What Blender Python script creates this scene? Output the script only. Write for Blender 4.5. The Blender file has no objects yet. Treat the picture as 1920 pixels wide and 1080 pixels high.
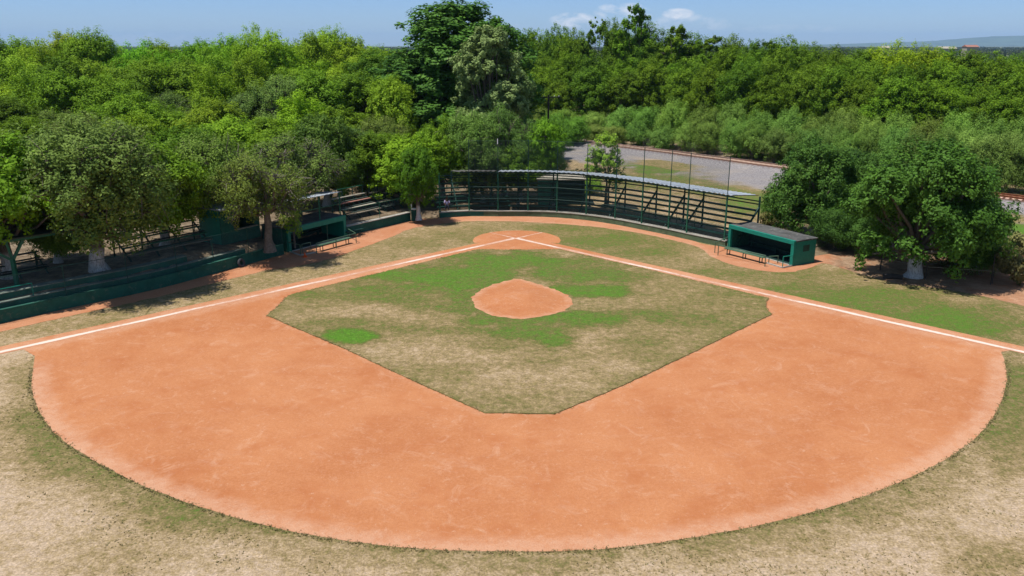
import bpy, bmesh, math, random
import numpy as np
from mathutils import Vector, Matrix, noise as mn
from mathutils.geometry import delaunay_2d_cdt
random.seed(7)
S = bpy.context.scene
C = S.collection
R = math.radians
# ------------------------------------------------------------------ camera
F = 1536.0; PITCH = R(16.5); CH = 16.0
cp, sp = math.cos(PITCH), math.sin(PITCH)
cam = bpy.data.cameras.new('camera'); camo = bpy.data.objects.new('camera', cam); C.objects.link(camo)
cam.sensor_width = 36; cam.lens = F/1920*36; cam.clip_start = .5; cam.clip_end = 30000
camo.location = (0, 0, CH); camo.rotation_euler = (math.pi/2-PITCH, 0, 0)
S.camera = camo
def ray(px, py):
    r = (px-960)/F; u = (540-py)/F
    return Vector((r, cp+u*sp, -sp+u*cp))
def at(px, py, z=0.0):
    d = ray(px, py); t = (z-CH)/d.z
    return Vector((d.x*t, d.y*t, z))
def xat(px, Y, z=0.0):
    return (px-960)/F*(Y*cp+(CH-z)*sp)
def ztop(py, Y):
    d = ray(960, py); return CH+Y*d.z/d.y
def proj(P):   # world (N,3) -> px
    x, y, z = P[:, 0], P[:, 1], P[:, 2]-CH
    zc = y*cp-z*sp; yc = y*sp+z*cp
    return 960+F*x/zc, 540-F*yc/zc
# ------------------------------------------------------------------ terrain
WL = [((0,607),1.3),((130,578),1.3),((300,541),1.3),((435,504),1.3),((540,474),1.0),((648,443),.75),((781,412),.6),
      ((825,409),.45),((880,406),.45),((934,406),.45),((990,406),.45),((1044,408),.45),((1099,413),.4),((1153,420),.35),
      ((1204,430),.3),((1253,441),.25),((1288,449),.2),((1359,463),.05),((1480,500),0.)]
WP = np.array([at(*p)[:2] for p, h in WL]); WH = np.array([h for p, h in WL])
d0 = WP[0]-WP[1]; WP = np.vstack([WP[0]+d0/np.linalg.norm(d0)*60, WP]); WH = np.r_[1.3, WH]
def ss(a, b, x):
    t = np.clip((x-a)/(b-a), 0, 1); return t*t*(3-2*t)
def wall_dist(X, Y):
    best = np.full(X.shape, 1e9); sd = np.zeros(X.shape); H = np.zeros(X.shape)
    for i in range(len(WP)-1):
        a, b = WP[i], WP[i+1]; ab = b-a; L2 = ab@ab
        t = np.clip(((X-a[0])*ab[0]+(Y-a[1])*ab[1])/L2, 0, 1)
        qx = X-(a[0]+t*ab[0]); qy = Y-(a[1]+t*ab[1]); d = np.hypot(qx, qy)
        side = ab[0]*(Y-a[1])-ab[1]*(X-a[0])
        m = d < best-1e-9
        best = np.where(m, d, best); sd = np.where(m, np.sign(side)*d, sd)
        H = np.where(m, WH[i]+(WH[i+1]-WH[i])*t, H)
    return sd, H
DA = np.array(at(541, 473)[:2]); DB = np.array(at(649, 444.5)[:2])
def terr(X, Y):
    X = np.asarray(X, float); Y = np.asarray(Y, float)
    sd, H = wall_dist(X, Y)
    z = H*ss(.25, 1.2, sd)
    du_ = (DB-DA)/np.linalg.norm(DB-DA); a_ = (X-DA[0])*du_[0]+(Y-DA[1])*du_[1]; b_ = -(X-DA[0])*du_[1]+(Y-DA[1])*du_[0]
    z = z*ss(0, .5, np.maximum(np.maximum(-.1-a_, a_-np.linalg.norm(DB-DA)-.1), np.maximum(-b_-5, b_-2.75)))
    z = z*(1-ss(60, 110, np.abs(sd)))
    return z
def tz(x, y): return float(terr(np.array([x]), np.array([y]))[0])
def atg(px, py):
    z = 0.
    for _ in range(8):
        p = at(px, py, z); z = .5*z+.5*tz(p.x, p.y)
    return at(px, py, z)
def rail_y(px):
    k = (px-960)/F; return (123.8-4.5*k)/(.959*k+.826)
# ------------------------------------------------------------------ node helpers
class NT:
    def __init__(s, name):
        s.m = bpy.data.materials.new(name); s.m.use_nodes = True; s.t = s.m.node_tree; s.n = s.t.nodes; s.l = s.t.links
        s.b = s.n['Principled BSDF']; s.out = s.n['Material Output']; s.b.inputs['Specular IOR Level'].default_value = .25
    def new(s, ty, **kw):
        n = s.n.new(ty)
        for k, v in kw.items(): setattr(n, k, v)
        return n
    def put(s, inp, v):
        if isinstance(v, bpy.types.NodeSocket): s.l.new(v, inp)
        elif v is not None:
            if isinstance(v, (tuple, list)) and len(v) == 3 and inp.type == 'RGBA': v = (*v, 1)
            inp.default_value = v
    def noise(s, scale, detail=4, rough=.6, vec=None, dist=0):
        n = s.new('ShaderNodeTexNoise'); n.inputs['Scale'].default_value = scale; n.inputs['Detail'].default_value = detail
        n.inputs['Roughness'].default_value = rough; n.inputs['Distortion'].default_value = dist
        s.l.new(vec if vec else s.coord(), n.inputs['Vector']); return n.outputs['Fac']
    def coord(s):
        if not hasattr(s, '_c'): s._c = s.new('ShaderNodeTexCoord')
        return s._c.outputs['Object']
    def geo(s):
        if not hasattr(s, '_g'): s._g = s.new('ShaderNodeNewGeometry')
        return s._g.outputs['Position']
    def math(s, op, a, b=None, c=None, clamp=False):
        n = s.new('ShaderNodeMath', operation=op); n.use_clamp = clamp
        s.put(n.inputs[0], a)
        if b is not None: s.put(n.inputs[1], b)
        if c is not None: s.put(n.inputs[2], c)
        return n.outputs[0]
    def mix(s, f, a, b, mode='MIX'):
        n = s.new('ShaderNodeMix', data_type='RGBA', blend_type=mode)
        s.put(n.inputs[0], f); s.put(n.inputs[6], a); s.put(n.inputs[7], b); return n.outputs[2]
    def ramp(s, f, stops):
        n = s.new('ShaderNodeValToRGB'); e = n.color_ramp.elements
        while len(e) < len(stops): e.new(.5)
        for x, (p, c) in zip(e, stops):
            x.position = p; x.color = (*c, 1) if len(c) == 3 else c
        s.put(n.inputs[0], f); return n.outputs[0]
    def mr(s, f, a, b, c=0., d=1.):
        n = s.new('ShaderNodeMapRange'); s.put(n.inputs[0], f)
        for i, v in enumerate((a, b, c, d)): n.inputs[i+1].default_value = v
        return n.outputs[0]
    def attr(s, name):
        n = s.new('ShaderNodeAttribute'); n.attribute_name = name; return n.outputs['Fac']
    def bump(s, h, strength=.5, dist=.02):
        n = s.new('ShaderNodeBump'); n.inputs['Strength'].default_value = strength; n.inputs['Distance'].default_value = dist
        s.put(n.inputs['Height'], h); s.l.new(n.outputs[0], s.b.inputs['Normal'])
    def fin(s, col, rough=.9, spec=None):
        s.put(s.b.inputs['Base Color'], col); s.put(s.b.inputs['Roughness'], rough)
        if spec is not None: s.b.inputs['Specular IOR Level'].default_value = spec
        return s.m
def simple(name, col, rough=.7, var=.25, scale=3., metallic=0, spec=.3, wear=None, wearamt=.5):
    m = NT(name); n = m.noise(scale, 6, .65)
    c = m.mix(m.mr(n, .3, .7), tuple(x*(1-var) for x in col), tuple(min(1, x*(1+var)) for x in col))
    if wear:
        n2 = m.noise(scale*2.3, 8, .75, dist=.6)
        c = m.mix(m.math('MULTIPLY', m.mr(n2, .55, .66), wearamt), c, wear)
    m.b.inputs['Metallic'].default_value = metallic
    m.bump(n, .25, .01)
    return m.fin(c, rough, spec)
M = {}
mc_ = at(978, 562)
M['green'] = simple('green_paint', (.012,.11,.062), .5, .25, 4, wear=(.10,.13,.09), wearamt=.5)
M['teal'] = simple('teal_paint', (.004,.165,.118), .5, .15, 2.5, wear=(.05,.12,.09), wearamt=.4)
M['wallgreen'] = simple('wall_paint', (.012,.082,.058), .8, .3, 1.4, wear=(.12,.14,.10), wearamt=.55)
M['olivewall'] = simple('weathered_wall_paint', (.075,.115,.06), .85, .35, 1.2, wear=(.20,.19,.13), wearamt=.6)
M['darkgreen'] = simple('dark_green_paint', (.008,.05,.038), .6, .3, 3, wear=(.06,.04,.03), wearamt=.5)
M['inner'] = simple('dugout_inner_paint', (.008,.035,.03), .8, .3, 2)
M['tiertop'] = simple('worn_tier_top', (.13,.16,.135), .9, .35, 2.5, wear=(.34,.32,.27), wearamt=.6)
M['rail'] = simple('rail_paint', (.06,.12,.075), .5, .2, 5, wear=(.16,.13,.09), wearamt=.4)
M['concrete'] = simple('concrete', (.33,.31,.27), .9, .25, 1.8, wear=(.16,.15,.12), wearamt=.6)
M['roofdark'] = simple('weathered_and_shaded_roof', (.07,.07,.066), .9, .45, 1.2, wear=(.25,.22,.2), wearamt=.7)  # weathered dugout roofs; also stands in for tree shade on the grandstand roof
M['zinc'] = simple('zinc_sheet', (.31,.345,.385), .6, .2, 1.2, metallic=.1, wear=(.30,.27,.24), wearamt=.5)
M['wood'] = simple('weathered_wood', (.17,.145,.11), .9, .3, 5)
M['redwood'] = simple('faded_red_wood', (.28,.13,.10), .85, .25, 5)
M['palewood'] = simple('pale_wood', (.33,.30,.24), .9, .25, 5)
M['darkwood'] = simple('dark_board', (.035,.05,.04), .8, .3, 5)
M['rust'] = simple('rusty_steel', (.20,.075,.035), .8, .3, 5)
M['kiosk'] = simple('kiosk_paint', (.05,.26,.17), .7, .2, 2, wear=(.12,.16,.12))
M['sleeper'] = simple('railway_sleeper_concrete', (.60,.40,.31), .9, .2, 3)
M['rubber'] = simple('tyre_rubber', (.045,.045,.05), .8, .2, 6)
M['orange'] = simple('orange_plastic', (.72,.11,.02), .5, .08, 6)
M['white'] = simple('white_paint', (.7,.7,.68), .6, .1, 4)
M['polewood'] = simple('dark_pole_wood', (.035,.03,.028), .9, .3, 4)
M['yellow'] = simple('yellow_paint', (.65,.5,.06), .6, .1, 4)
M['skin'] = simple('skin', (.12,.06,.035), .6, .1, 6)
M['shirt'] = simple('lavender_shirt', (.55,.48,.75), .9, .05, 6)
M['trousers'] = simple('dark_trousers', (.02,.025,.045), .9, .1, 6)
M['hair'] = simple('black_hair', (.01,.009,.008), .8, .1, 20)
def turf_nodes(m, t, fine=1.):
    p = m.geo()
    n1 = m.noise(9., 5, .7, p); n2 = m.noise(2.0, 5, .65, p); n3 = m.noise(.35, 4, .6, p)
    n0 = m.noise(26., 3, .6, p)
    a = m.math('MULTIPLY_ADD', m.math('SUBTRACT', n1, .5), .5*fine, t)
    a = m.math('MULTIPLY_ADD', m.math('SUBTRACT', n0, .5), .4*fine, a)
    a = m.math('MULTIPLY_ADD', m.math('SUBTRACT', n2, .5), .75, a)
    a = m.math('MULTIPLY_ADD', m.math('SUBTRACT', m.noise(4.5, 4, .7, p, .4), .5), .55*fine, a)
    a = m.math('MULTIPLY_ADD', m.math('SUBTRACT', n3, .5), .40, a)
    c = m.ramp(a, [(.0, (.47,.355,.25)), (.16, (.40,.295,.18)), (.34, (.285,.208,.105)), (.50, (.195,.155,.062)), (.64, (.13,.130,.038)), (.80, (.095,.155,.025)), (1., (.080,.185,.018))])
    h = m.math('ADD', n1, n0)
    bn = m.math('MULTIPLY', m.mr(m.noise(13., 4, .75, p), .32, .68, .60, 1.36), m.mr(m.noise(3.2, 5, .7, p), .3, .7, .82, 1.18))
    vm = m.new('ShaderNodeVectorMath', operation='SCALE'); m.l.new(c, vm.inputs[0]); m.l.new(bn, vm.inputs['Scale'])
    return vm.outputs[0], h
def soil_nodes(m):
    p = m.geo()
    n = m.noise(1.1, 7, .7, p); n2 = m.noise(14, 4, .7, p)
    c = m.ramp(n, [(.3, (.08,.055,.035)), (.5, (.19,.14,.09)), (.7, (.36,.285,.195))])
    c = m.mix(m.mr(n2, .56, .66), c, (.10,.075,.05))
    return c
def ground_mat():
    m = NT('ground'); p = m.geo()
    c, h = turf_nodes(m, m.math('MULTIPLY', m.attr('t'), 1.), 1.15)
    c = m.mix(m.attr('soil'), c, soil_nodes(m))
    g1 = m.noise(5, 6, .8, p); g2 = m.noise(.25, 4, .6, p)
    gc = m.mix(m.mr(g1, .35, .65), (.125,.115,.118), (.33,.305,.30))
    gc = m.mix(m.math('MULTIPLY', m.mr(g2, .5, .65), .45), gc, (.33,.28,.22))
    gc = m.mix(m.attr('rust'), gc, (.10,.048,.032)); gc = m.mix(m.attr('sand'), gc, (.42,.29,.22))
    c = m.mix(m.attr('gravel'), c, gc)
    c = m.mix(m.attr('farland'), c, m.ramp(m.noise(.02, 6, .7, p), [(.35, (.05,.075,.03)), (.55, (.11,.12,.06)), (.7, (.25,.21,.14))]))
    m.bump(h, .9, .06)
    return m.fin(c, .95, .1)
def dirt_mat(name, pink=0.):
    m = NT(name); p = m.geo()
    n1 = m.noise(.13, 5, .55, p, dist=.5); n2 = m.noise(.9, 6, .7, p); n3 = m.noise(20, 4, .7, p); n4 = m.noise(.45, 7, .75, p, dist=1.)
    base = m.mix(m.mr(n1, .35, .65), (.445,.190,.080), (.34,.120,.042))
    base = m.mix(m.math('MULTIPLY', m.mr(n2, .4, .7), .45), base, (.46,.20,.085))
    base = m.mix(m.math('MULTIPLY', m.mr(n4, .58, .70), .45), base, (.46,.27,.18))
    if pink: base = m.mix(pink, base, (.44,.27,.19))
    sx = m.new('ShaderNodeSeparateXYZ'); m.l.new(p, sx.inputs[0]); dx = m.math('SUBTRACT', sx.outputs[0], mc_[0]); dy = m.math('SUBTRACT', sx.outputs[1], mc_[1])
    cb = m.new('ShaderNodeCombineXYZ'); m.l.new(m.math('MULTIPLY', m.math('SQRT', m.math('ADD', m.math('MULTIPLY', dx, dx), m.math('MULTIPLY', dy, dy))), 2.6), cb.inputs[0]); m.l.new(m.math('MULTIPLY', m.math('ARCTAN2', dy, dx), 5.), cb.inputs[1])
    n5 = m.noise(1., 6, .75, cb.outputs[0], dist=.4)
    base = m.mix(m.math('MULTIPLY', m.mr(n5, .42, .72), .22), base, (.48,.215,.105)); base = m.mix(m.math('MULTIPLY', m.mr(n5, .5, .3), .22), base, (.36,.125,.05))
    e = m.math('ADD', m.attr('edge'), m.math('MULTIPLY', m.math('SUBTRACT', m.noise(1.6, 6, .8, p), .5), m.math('MULTIPLY', m.attr('edge'), 2.6)), clamp=True)
    c = m.mix(m.math('MULTIPLY', m.mr(e, .35, 1.1), .75), base, (.53,.33,.22))
    c = m.mix(m.math('MULTIPLY', m.mr(n3, .35, .7), .5), c, (.27,.10,.048), 'MIX')
    if pink: c = m.mix(m.attr('s'), c, soil_nodes(m))
    c = m.mix(m.math('MULTIPLY', m.mr(m.noise(6, 5, .8, p), .60, .68), .55), c, (.27,.12,.06))
    c = m.mix(m.math('MULTIPLY', m.mr(m.noise(8., 5, .75, p), .45, .65), .35), c, (.52,.245,.13)); c = m.mix(m.math('MULTIPLY', m.mr(m.noise(.5, 6, .7, p), .5, .68), .5), c, (.33,.105,.036)); c = m.mix(m.math('MULTIPLY', m.mr(m.noise(.75, 7, .8, p, 1.2), .54, .66), .42), c, (.50,.29,.185))
    c = m.mix(m.math('MULTIPLY', m.mr(m.noise(3.3, 6, .85, p), .58, .66), .55), c, (.50,.31,.21))
    m.bump(m.math('ADD', n3, n2), .5, .03)
    return m.fin(c, .95, .1)
def infield_mat():
    m = NT('infield_turf'); c, h = turf_nodes(m, m.attr('t'), .75)
    m.bump(h, .9, .06); return m.fin(c, .95, .1)
M['ground'] = ground_mat(); M['dirt'] = dirt_mat('infield_dirt'); M['track'] = dirt_mat('track_dirt', .35); M['turf'] = infield_mat()
def chalk_mat():
    m = NT('chalk'); p = m.geo()
    e = m.attr('w')
    n = m.noise(3, 6, .8, p); n2 = m.noise(.25, 3, .6, p)
    f = m.math('ADD', e, m.math('MULTIPLY', m.math('SUBTRACT', n, .5), 1.1))
    f = m.math('ADD', f, m.math('MULTIPLY', m.math('SUBTRACT', n2, .5), 1.1))
    c = m.mix(m.mr(f, .42, .80), (.43,.22,.135), (.60,.50,.43))
    return m.fin(c, .95, .1)
M['chalk'] = chalk_mat()
def leaf_mat(name, col, hi, trans=.3, rough=.55):
    m = NT(name)
    oi = m.new('ShaderNodeObjectInfo')
    v = m.attr('v')
    c = m.mix(v, col, hi)
    c = m.mix(1., c, oi.outputs['Color'], 'MULTIPLY')
    br = m.mr(oi.outputs['Random'], 0, 1, .8, 1.2)
    vm = m.new('ShaderNodeVectorMath', operation='SCALE'); m.l.new(c, vm.inputs[0]); m.l.new(br, vm.inputs['Scale'])
    c = vm.outputs[0]
    m.put(m.b.inputs['Base Color'], c); m.b.inputs['Roughness'].default_value = rough+.15; m.b.inputs['Specular IOR Level'].default_value = .12
    tr = m.new('ShaderNodeBsdfTranslucent'); m.l.new(c, tr.inputs['Color'])
    ms = m.new('ShaderNodeMixShader'); ms.inputs[0].default_value = trans
    m.l.new(m.b.outputs[0], ms.inputs[1]); m.l.new(tr.outputs[0], ms.inputs[2]); m.l.new(ms.outputs[0], m.out.inputs[0])
    return m.m
M['l_lime'] = leaf_mat('lime_leaves', (.105,.21,.008), (.29,.45,.022))
M['l_wood'] = leaf_mat('wood_leaves', (.056,.132,.006), (.17,.295,.016))
M['l_dark'] = leaf_mat('dark_leaves', (.042,.105,.014), (.125,.245,.030), .25, .45)
M['l_olive'] = leaf_mat('olive_leaves', (.085,.150,.026), (.22,.31,.06))
M['l_scrub'] = leaf_mat('scrub_leaves', (.10,.205,.026), (.255,.41,.07))
M['l_silver'] = leaf_mat('silver_leaves', (.10,.155,.040), (.27,.355,.12), .25, .4)
M['l_weed'] = leaf_mat('weed_leaves', (.14,.15,.045), (.30,.27,.11))
def bark_mat(name, white):
    m = NT(name); n = m.noise(6, 6, .7)
    mp = m.new('ShaderNodeMapping'); mp.inputs['Scale'].default_value = (9, 9, 1.5); m.l.new(m.coord(), mp.inputs[0])
    n2 = m.noise(2, 6, .75, mp.outputs[0])
    c = m.mix(m.mr(n2, .35, .65), (.05,.04,.032), (.17,.145,.12))
    if white:
        sx = m.new('ShaderNodeSeparateXYZ'); m.l.new(m.coord(), sx.inputs[0])
        h = m.math('ADD', sx.outputs[2], m.math('MULTIPLY', n2, .7))
        f = m.mr(h, 1.55, 1.85, 1, 0)
        wc = m.mix(m.mr(n2, .35, .68), (.20,.18,.165), (.60,.60,.61))
        c = m.mix(f, c, wc)
    m.bump(n2, .8, .03)
    return m.fin(c, .95, .1)
M['bark'] = bark_mat('bark', False); M['bark_w'] = bark_mat('whitewashed_bark', True)
M['bark_g'] = simple('grey_bark', (.13,.112,.095), .95, .4, 6)
def net_mat(name, col, cell, wire):
    m = NT(name); uv = m.new('ShaderNodeUVMap'); sx = m.new('ShaderNodeSeparateXYZ'); m.l.new(uv.outputs[0], sx.inputs[0])
    f = []
    for i in (0, 1):
        f.append(m.math('LESS_THAN', m.math('FRACT', m.math('DIVIDE', sx.outputs[i], cell)), wire))
    k = m.math('MAXIMUM', f[0], f[1])
    tr = m.new('ShaderNodeBsdfTransparent'); ms = m.new('ShaderNodeMixShader')
    m.put(m.b.inputs['Base Color'], col); m.b.inputs['Roughness'].default_value = .7
    m.l.new(k, ms.inputs[0]); m.l.new(tr.outputs[0], ms.inputs[1]); m.l.new(m.b.outputs[0], ms.inputs[2]); m.l.new(ms.outputs[0], m.out.inputs[0])
    return m.m
M['net'] = net_mat('backstop_net', (.012,.03,.028), .06, .10)
M['chain'] = net_mat('chain_link', (.03,.07,.09), .06, .07)
M['chaingrey'] = net_mat('grey_chain_link', (.09,.09,.09), .06, .14)
# ------------------------------------------------------------------ object helpers
def tag(o, label=None, cat=None, group=None, kind=None):
    if label: o['label'] = label
    if cat: o['category'] = cat
    if group: o['group'] = group
    if kind: o['kind'] = kind
    return o
def empty(name, loc, label, cat, group=None, rz=0):
    o = bpy.data.objects.new(name, None); C.objects.link(o); o.location = loc; o.rotation_euler = (0, 0, rz); o.empty_display_size = .3
    return tag(o, label, cat, group)
def mesh_np(name, V, Fq, mat, attrs=None, smooth=False, face_attrs=None):
    me = bpy.data.meshes.new(name)
    V = np.asarray(V, np.float32); Fq = np.asarray(Fq, np.int32); k = Fq.shape[1]
    me.vertices.add(len(V)); me.vertices.foreach_set('co', V.ravel())
    me.loops.add(Fq.size); me.loops.foreach_set('vertex_index', Fq.ravel())
    me.polygons.add(len(Fq)); me.polygons.foreach_set('loop_start', np.arange(0, Fq.size, k, dtype=np.int32))
    me.polygons.foreach_set('loop_total', np.full(len(Fq), k, np.int32))
    me.update(calc_edges=True)
    for n_, a in (attrs or {}).items():
        at_ = me.attributes.new(n_, 'FLOAT', 'POINT'); at_.data.foreach_set('value', np.asarray(a, np.float32))
    for n_, a in (face_attrs or {}).items():
        at_ = me.attributes.new(n_, 'FLOAT', 'FACE'); at_.data.foreach_set('value', np.asarray(a, np.float32))
    if smooth: me.polygons.foreach_set('use_smooth', np.ones(len(Fq), bool))
    if mat: me.materials.append(mat)
    me.validate(); return me
class MB:
    def __init__(s): s.v = []; s.f = []; s.uv = None
    def box(s, c, sx, sy, sz, rz=0., bz=True):
        # c = centre of the base if bz else centre
        cx, cy, cz = c; z0, z1 = (cz, cz+sz) if bz else (cz-sz/2, cz+sz/2)
        co, si = math.cos(rz), math.sin(rz); b = len(s.v)
        for z in (z0, z1):
            for dx, dy in ((-sx/2,-sy/2),(sx/2,-sy/2),(sx/2,sy/2),(-sx/2,sy/2)):
                s.v.append((cx+dx*co-dy*si, cy+dx*si+dy*co, z))
        s.f += [tuple(b+i for i in q) for q in ((3,2,1,0),(4,5,6,7),(0,1,5,4),(1,2,6,5),(2,3,7,6),(3,0,4,7))]
        return s
    def beam(s, p, q, w, h=None, up=Vector((0,0,1))):
        h = h or w; p = Vector(p); q = Vector(q); d = (q-p).normalized()
        if abs(d.dot(up)) > .99: up = Vector((0,1,0))
        r = d.cross(up).normalized(); u = r.cross(d); b = len(s.v)
        for e in (p, q):
            for a, c in ((-1,-1),(1,-1),(1,1),(-1,1)): s.v.append(tuple(e+r*a*w/2+u*c*h/2))
        s.f += [tuple(b+i for i in q_) for q_ in ((3,2,1,0),(4,5,6,7),(0,1,5,4),(1,2,6,5),(2,3,7,6),(3,0,4,7))]
        return s
    def tube(s, pts, rad, n=8, caps=True):
        pts = [Vector(p) for p in pts]; rad = rad if isinstance(rad, (list, tuple)) else [rad]*len(pts); b = len(s.v)
        ref = Vector((0,0,1)) if abs((pts[-1]-pts[0]).normalized().z) < .9 else Vector((1,0,0))
        for i, p in enumerate(pts):
            d = (pts[min(i+1, len(pts)-1)]-pts[max(i-1, 0)]).normalized(); r = d.cross(ref).normalized(); u = r.cross(d)
            for k in range(n):
                a = 2*math.pi*k/n; s.v.append(tuple(p+(r*math.cos(a)+u*math.sin(a))*rad[i]))
        for i in range(len(pts)-1):
            for k in range(n):
                s.f.append((b+i*n+k, b+i*n+(k+1)%n, b+(i+1)*n+(k+1)%n, b+(i+1)*n+k))
        if caps:
            s.f.append(tuple(b+k for k in range(n))[::-1]); s.f.append(tuple(b+(len(pts)-1)*n+k for k in range(n)))
        return s
    def strip(s, A, B):    # two polylines -> quads
        b = len(s.v); n = len(A)
        s.v += [tuple(p) for p in A]+[tuple(p) for p in B]
        for i in range(n-1): s.f.append((b+i, b+i+1, b+n+i+1, b+n+i))
        return s
    def prism(s, poly, z0, z1):
        b = len(s.v); n = len(poly)
        s.v += [(p[0], p[1], z0) for p in poly]+[(p[0], p[1], z1) for p in poly]
        for i in range(n): j = (i+1) % n; s.f.append((b+i, b+j, b+n+j, b+n+i))
        s.f.append(tuple(b+i for i in range(n))[::-1]); s.f.append(tuple(b+n+i for i in range(n)))
        return s
    def build(s, name, mat, parent=None, smooth=False, bevel=0., origin=None):
        me = bpy.data.meshes.new(name)
        v = s.v
        if origin is not None: v = [(a-origin[0], b-origin[1], c-origin[2]) for a, b, c in v]
        me.from_pydata(v, [], s.f); me.materials.append(mat)
        bm = bmesh.new(); bm.from_mesh(me); bmesh.ops.recalc_face_normals(bm, faces=bm.faces)
        if bevel: bmesh.ops.bevel(bm, geom=bm.edges[:], offset=bevel, segments=1, affect='EDGES')
        bm.to_mesh(me); bm.free()
        if smooth: me.polygons.foreach_set('use_smooth', [True]*len(me.polygons))
        o = bpy.data.objects.new(name, me); C.objects.link(o)
        if origin is not None: o.location = origin
        if parent:
            o.parent = parent
            if origin is None:   # geometry given in world space
                o.matrix_parent_inverse = Matrix.Translation(-Vector(parent.location))
                if parent.rotation_euler.z: o.matrix_parent_inverse = (Matrix.Translation(parent.location) @ Matrix.Rotation(parent.rotation_euler.z, 4, 'Z')).inverted()
        return o
def catmull(P, step, closed=False):
    P = [Vector(p) for p in P]; out = []; n = len(P); rng = range(n if closed else n-1)
    for i in rng:
        p1, p2 = P[i], P[(i+1) % n]
        p0 = P[(i-1) % n] if closed or i > 0 else p1*2-p2
        p3 = P[(i+2) % n] if closed or i < n-2 else p2*2-p1
        k = max(1, int((p2-p1).length/step))
        for j in range(k):
            t = j/k
            out.append(.5*((2*p1)+(p2-p0)*t+(2*p0-5*p1+4*p2-p3)*t*t+(3*p1-p0-3*p2+p3)*t**3))
    if not closed: out.append(P[-1])
    return out
def seg_dist(X, Y, poly, closed=True):
    best = np.full(X.shape, 1e9); n = len(poly)
    for i in range(n if closed else n-1):
        a = np.array(poly[i][:2]); b = np.array(poly[(i+1) % n][:2]); ab = b-a; L2 = ab@ab+1e-12
        t = np.clip(((X-a[0])*ab[0]+(Y-a[1])*ab[1])/L2, 0, 1)
        best = np.minimum(best, np.hypot(X-a[0]-t*ab[0], Y-a[1]-t*ab[1]))
    return best
def inside(X, Y, poly):
    r = np.zeros(X.shape, bool); n = len(poly)
    for i in range(n):
        x0, y0 = poly[i][:2]; x1, y1 = poly[(i+1) % n][:2]
        c = (y0 > Y) != (y1 > Y)
        xx = (x1-x0)*(Y-y0)/((y1-y0) if abs(y1-y0) > 1e-9 else 1e-9)+x0
        r ^= c & (X < xx)
    return r
def sheet(name, poly, z, grid, mat, jitter=.03, skirt=0., attrf=None, zf=None, hide_top=None):
    poly = [Vector((p[0]+mn.noise(Vector((p[0]*2.1, p[1]*2.1, 3)))*jitter*2, p[1]+mn.noise(Vector((p[0]*2.1, p[1]*2.1, 9)))*jitter*2)) for p in poly]
    xs = [p.x for p in poly]; ys = [p.y for p in poly]
    gx, gy = np.meshgrid(np.arange(min(xs), max(xs), grid), np.arange(min(ys), max(ys), grid)); gx = gx.ravel()+.01; gy = gy.ravel()+.013
    gx = gx+np.sin(gy*7.7)*grid*.2
    m = inside(gx, gy, poly) & (seg_dist(gx, gy, poly) > grid*.35)
    pts = [Vector(p) for p in poly]+[Vector((a, b)) for a, b in zip(gx[m], gy[m])]
    n = len(poly)
    vs, es, fs, *_ = delaunay_2d_cdt(pts, [(i, (i+1) % n) for i in range(n)], [], 1, 1e-5)
    V = np.array([(v.x, v.y, 0) for v in vs]); T = np.array([f for f in fs if len(f) == 3])
    V[:, 2] = z + (zf(V[:, 0], V[:, 1]) if zf else 0)
    a = attrf(V[:, 0], V[:, 1], poly) if attrf else {}
    if skirt:
        b = len(V); ring = np.array([(p.x, p.y, z-skirt) for p in poly]); top = np.array([(p.x, p.y, z) for p in poly])
        V = np.vstack([V, top, ring]); Q = []
        for i in range(n):
            j = (i+1) % n; Q += [(b+i, b+j, b+n+j), (b+i, b+n+j, b+n+i)]
        T = np.vstack([T, Q]); a = {k: np.r_[v, np.full(2*n, .6 if k == 't' else 0)] for k, v in a.items()}
    me = mesh_np(name, V, T, mat, a); bm = bmesh.new(); bm.from_mesh(me); bmesh.ops.recalc_face_normals(bm, faces=bm.faces); bm.to_mesh(me); bm.free()
    if me.polygons[0].normal.z < 0: me.flip_normals()
    o = bpy.data.objects.new(name, me); C.objects.link(o); return o, poly
def blobs(X, Y, lst, z=0.):
    P = np.stack([X, Y, np.full(X.shape, z)], 1); px, py = proj(P)
    nz = np.array([mn.noise(Vector((x*.5, y*.5, 1))) + .6*mn.noise(Vector((x*1.6, y*1.6, 4))) for x, y in zip(X, Y)])
    out = np.zeros(X.shape)
    for cx, cy, rx, ry, v, soft in lst:
        d = np.sqrt(((px-cx)/rx)**2+((py-cy)/ry)**2)+nz*.45
        w = 1-ss(1-soft, 1+soft, d)
        out = np.maximum(out, w*v) if v > 0 else out+w*v
    return out
# ------------------------------------------------------------------ field outlines (photo pixels -> ground)
ARC = [(62,690),(60,730),(76,775),(112,820),(180,866),(262,908),(350,942),(450,973),(560,999),(680,1018),(800,1030),(950,1034),(1080,1032),
       (1200,1022),(1330,1003),(1450,979),(1560,950),(1660,915),(1740,879),(1800,844),(1846,804),(1876,755),(1888,710),(1883,675)]
arcw = catmull([at(*p).xy for p in ARC], .35)
HOME = at(967, 447).xy
LD = (at(0, 661).xy-HOME).normalized(); RD = (at(1920, 661).xy-HOME).normalized()   # directions of the foul lines
def off(d, s, side): return HOME+d*s+Vector((-d.y, d.x))*side
LOUT = .95   # dirt strip half widths
sL = (at(68,662).xy-HOME).dot(LD); sR = (at(1877,660).xy-HOME).dot(RD)
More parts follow.
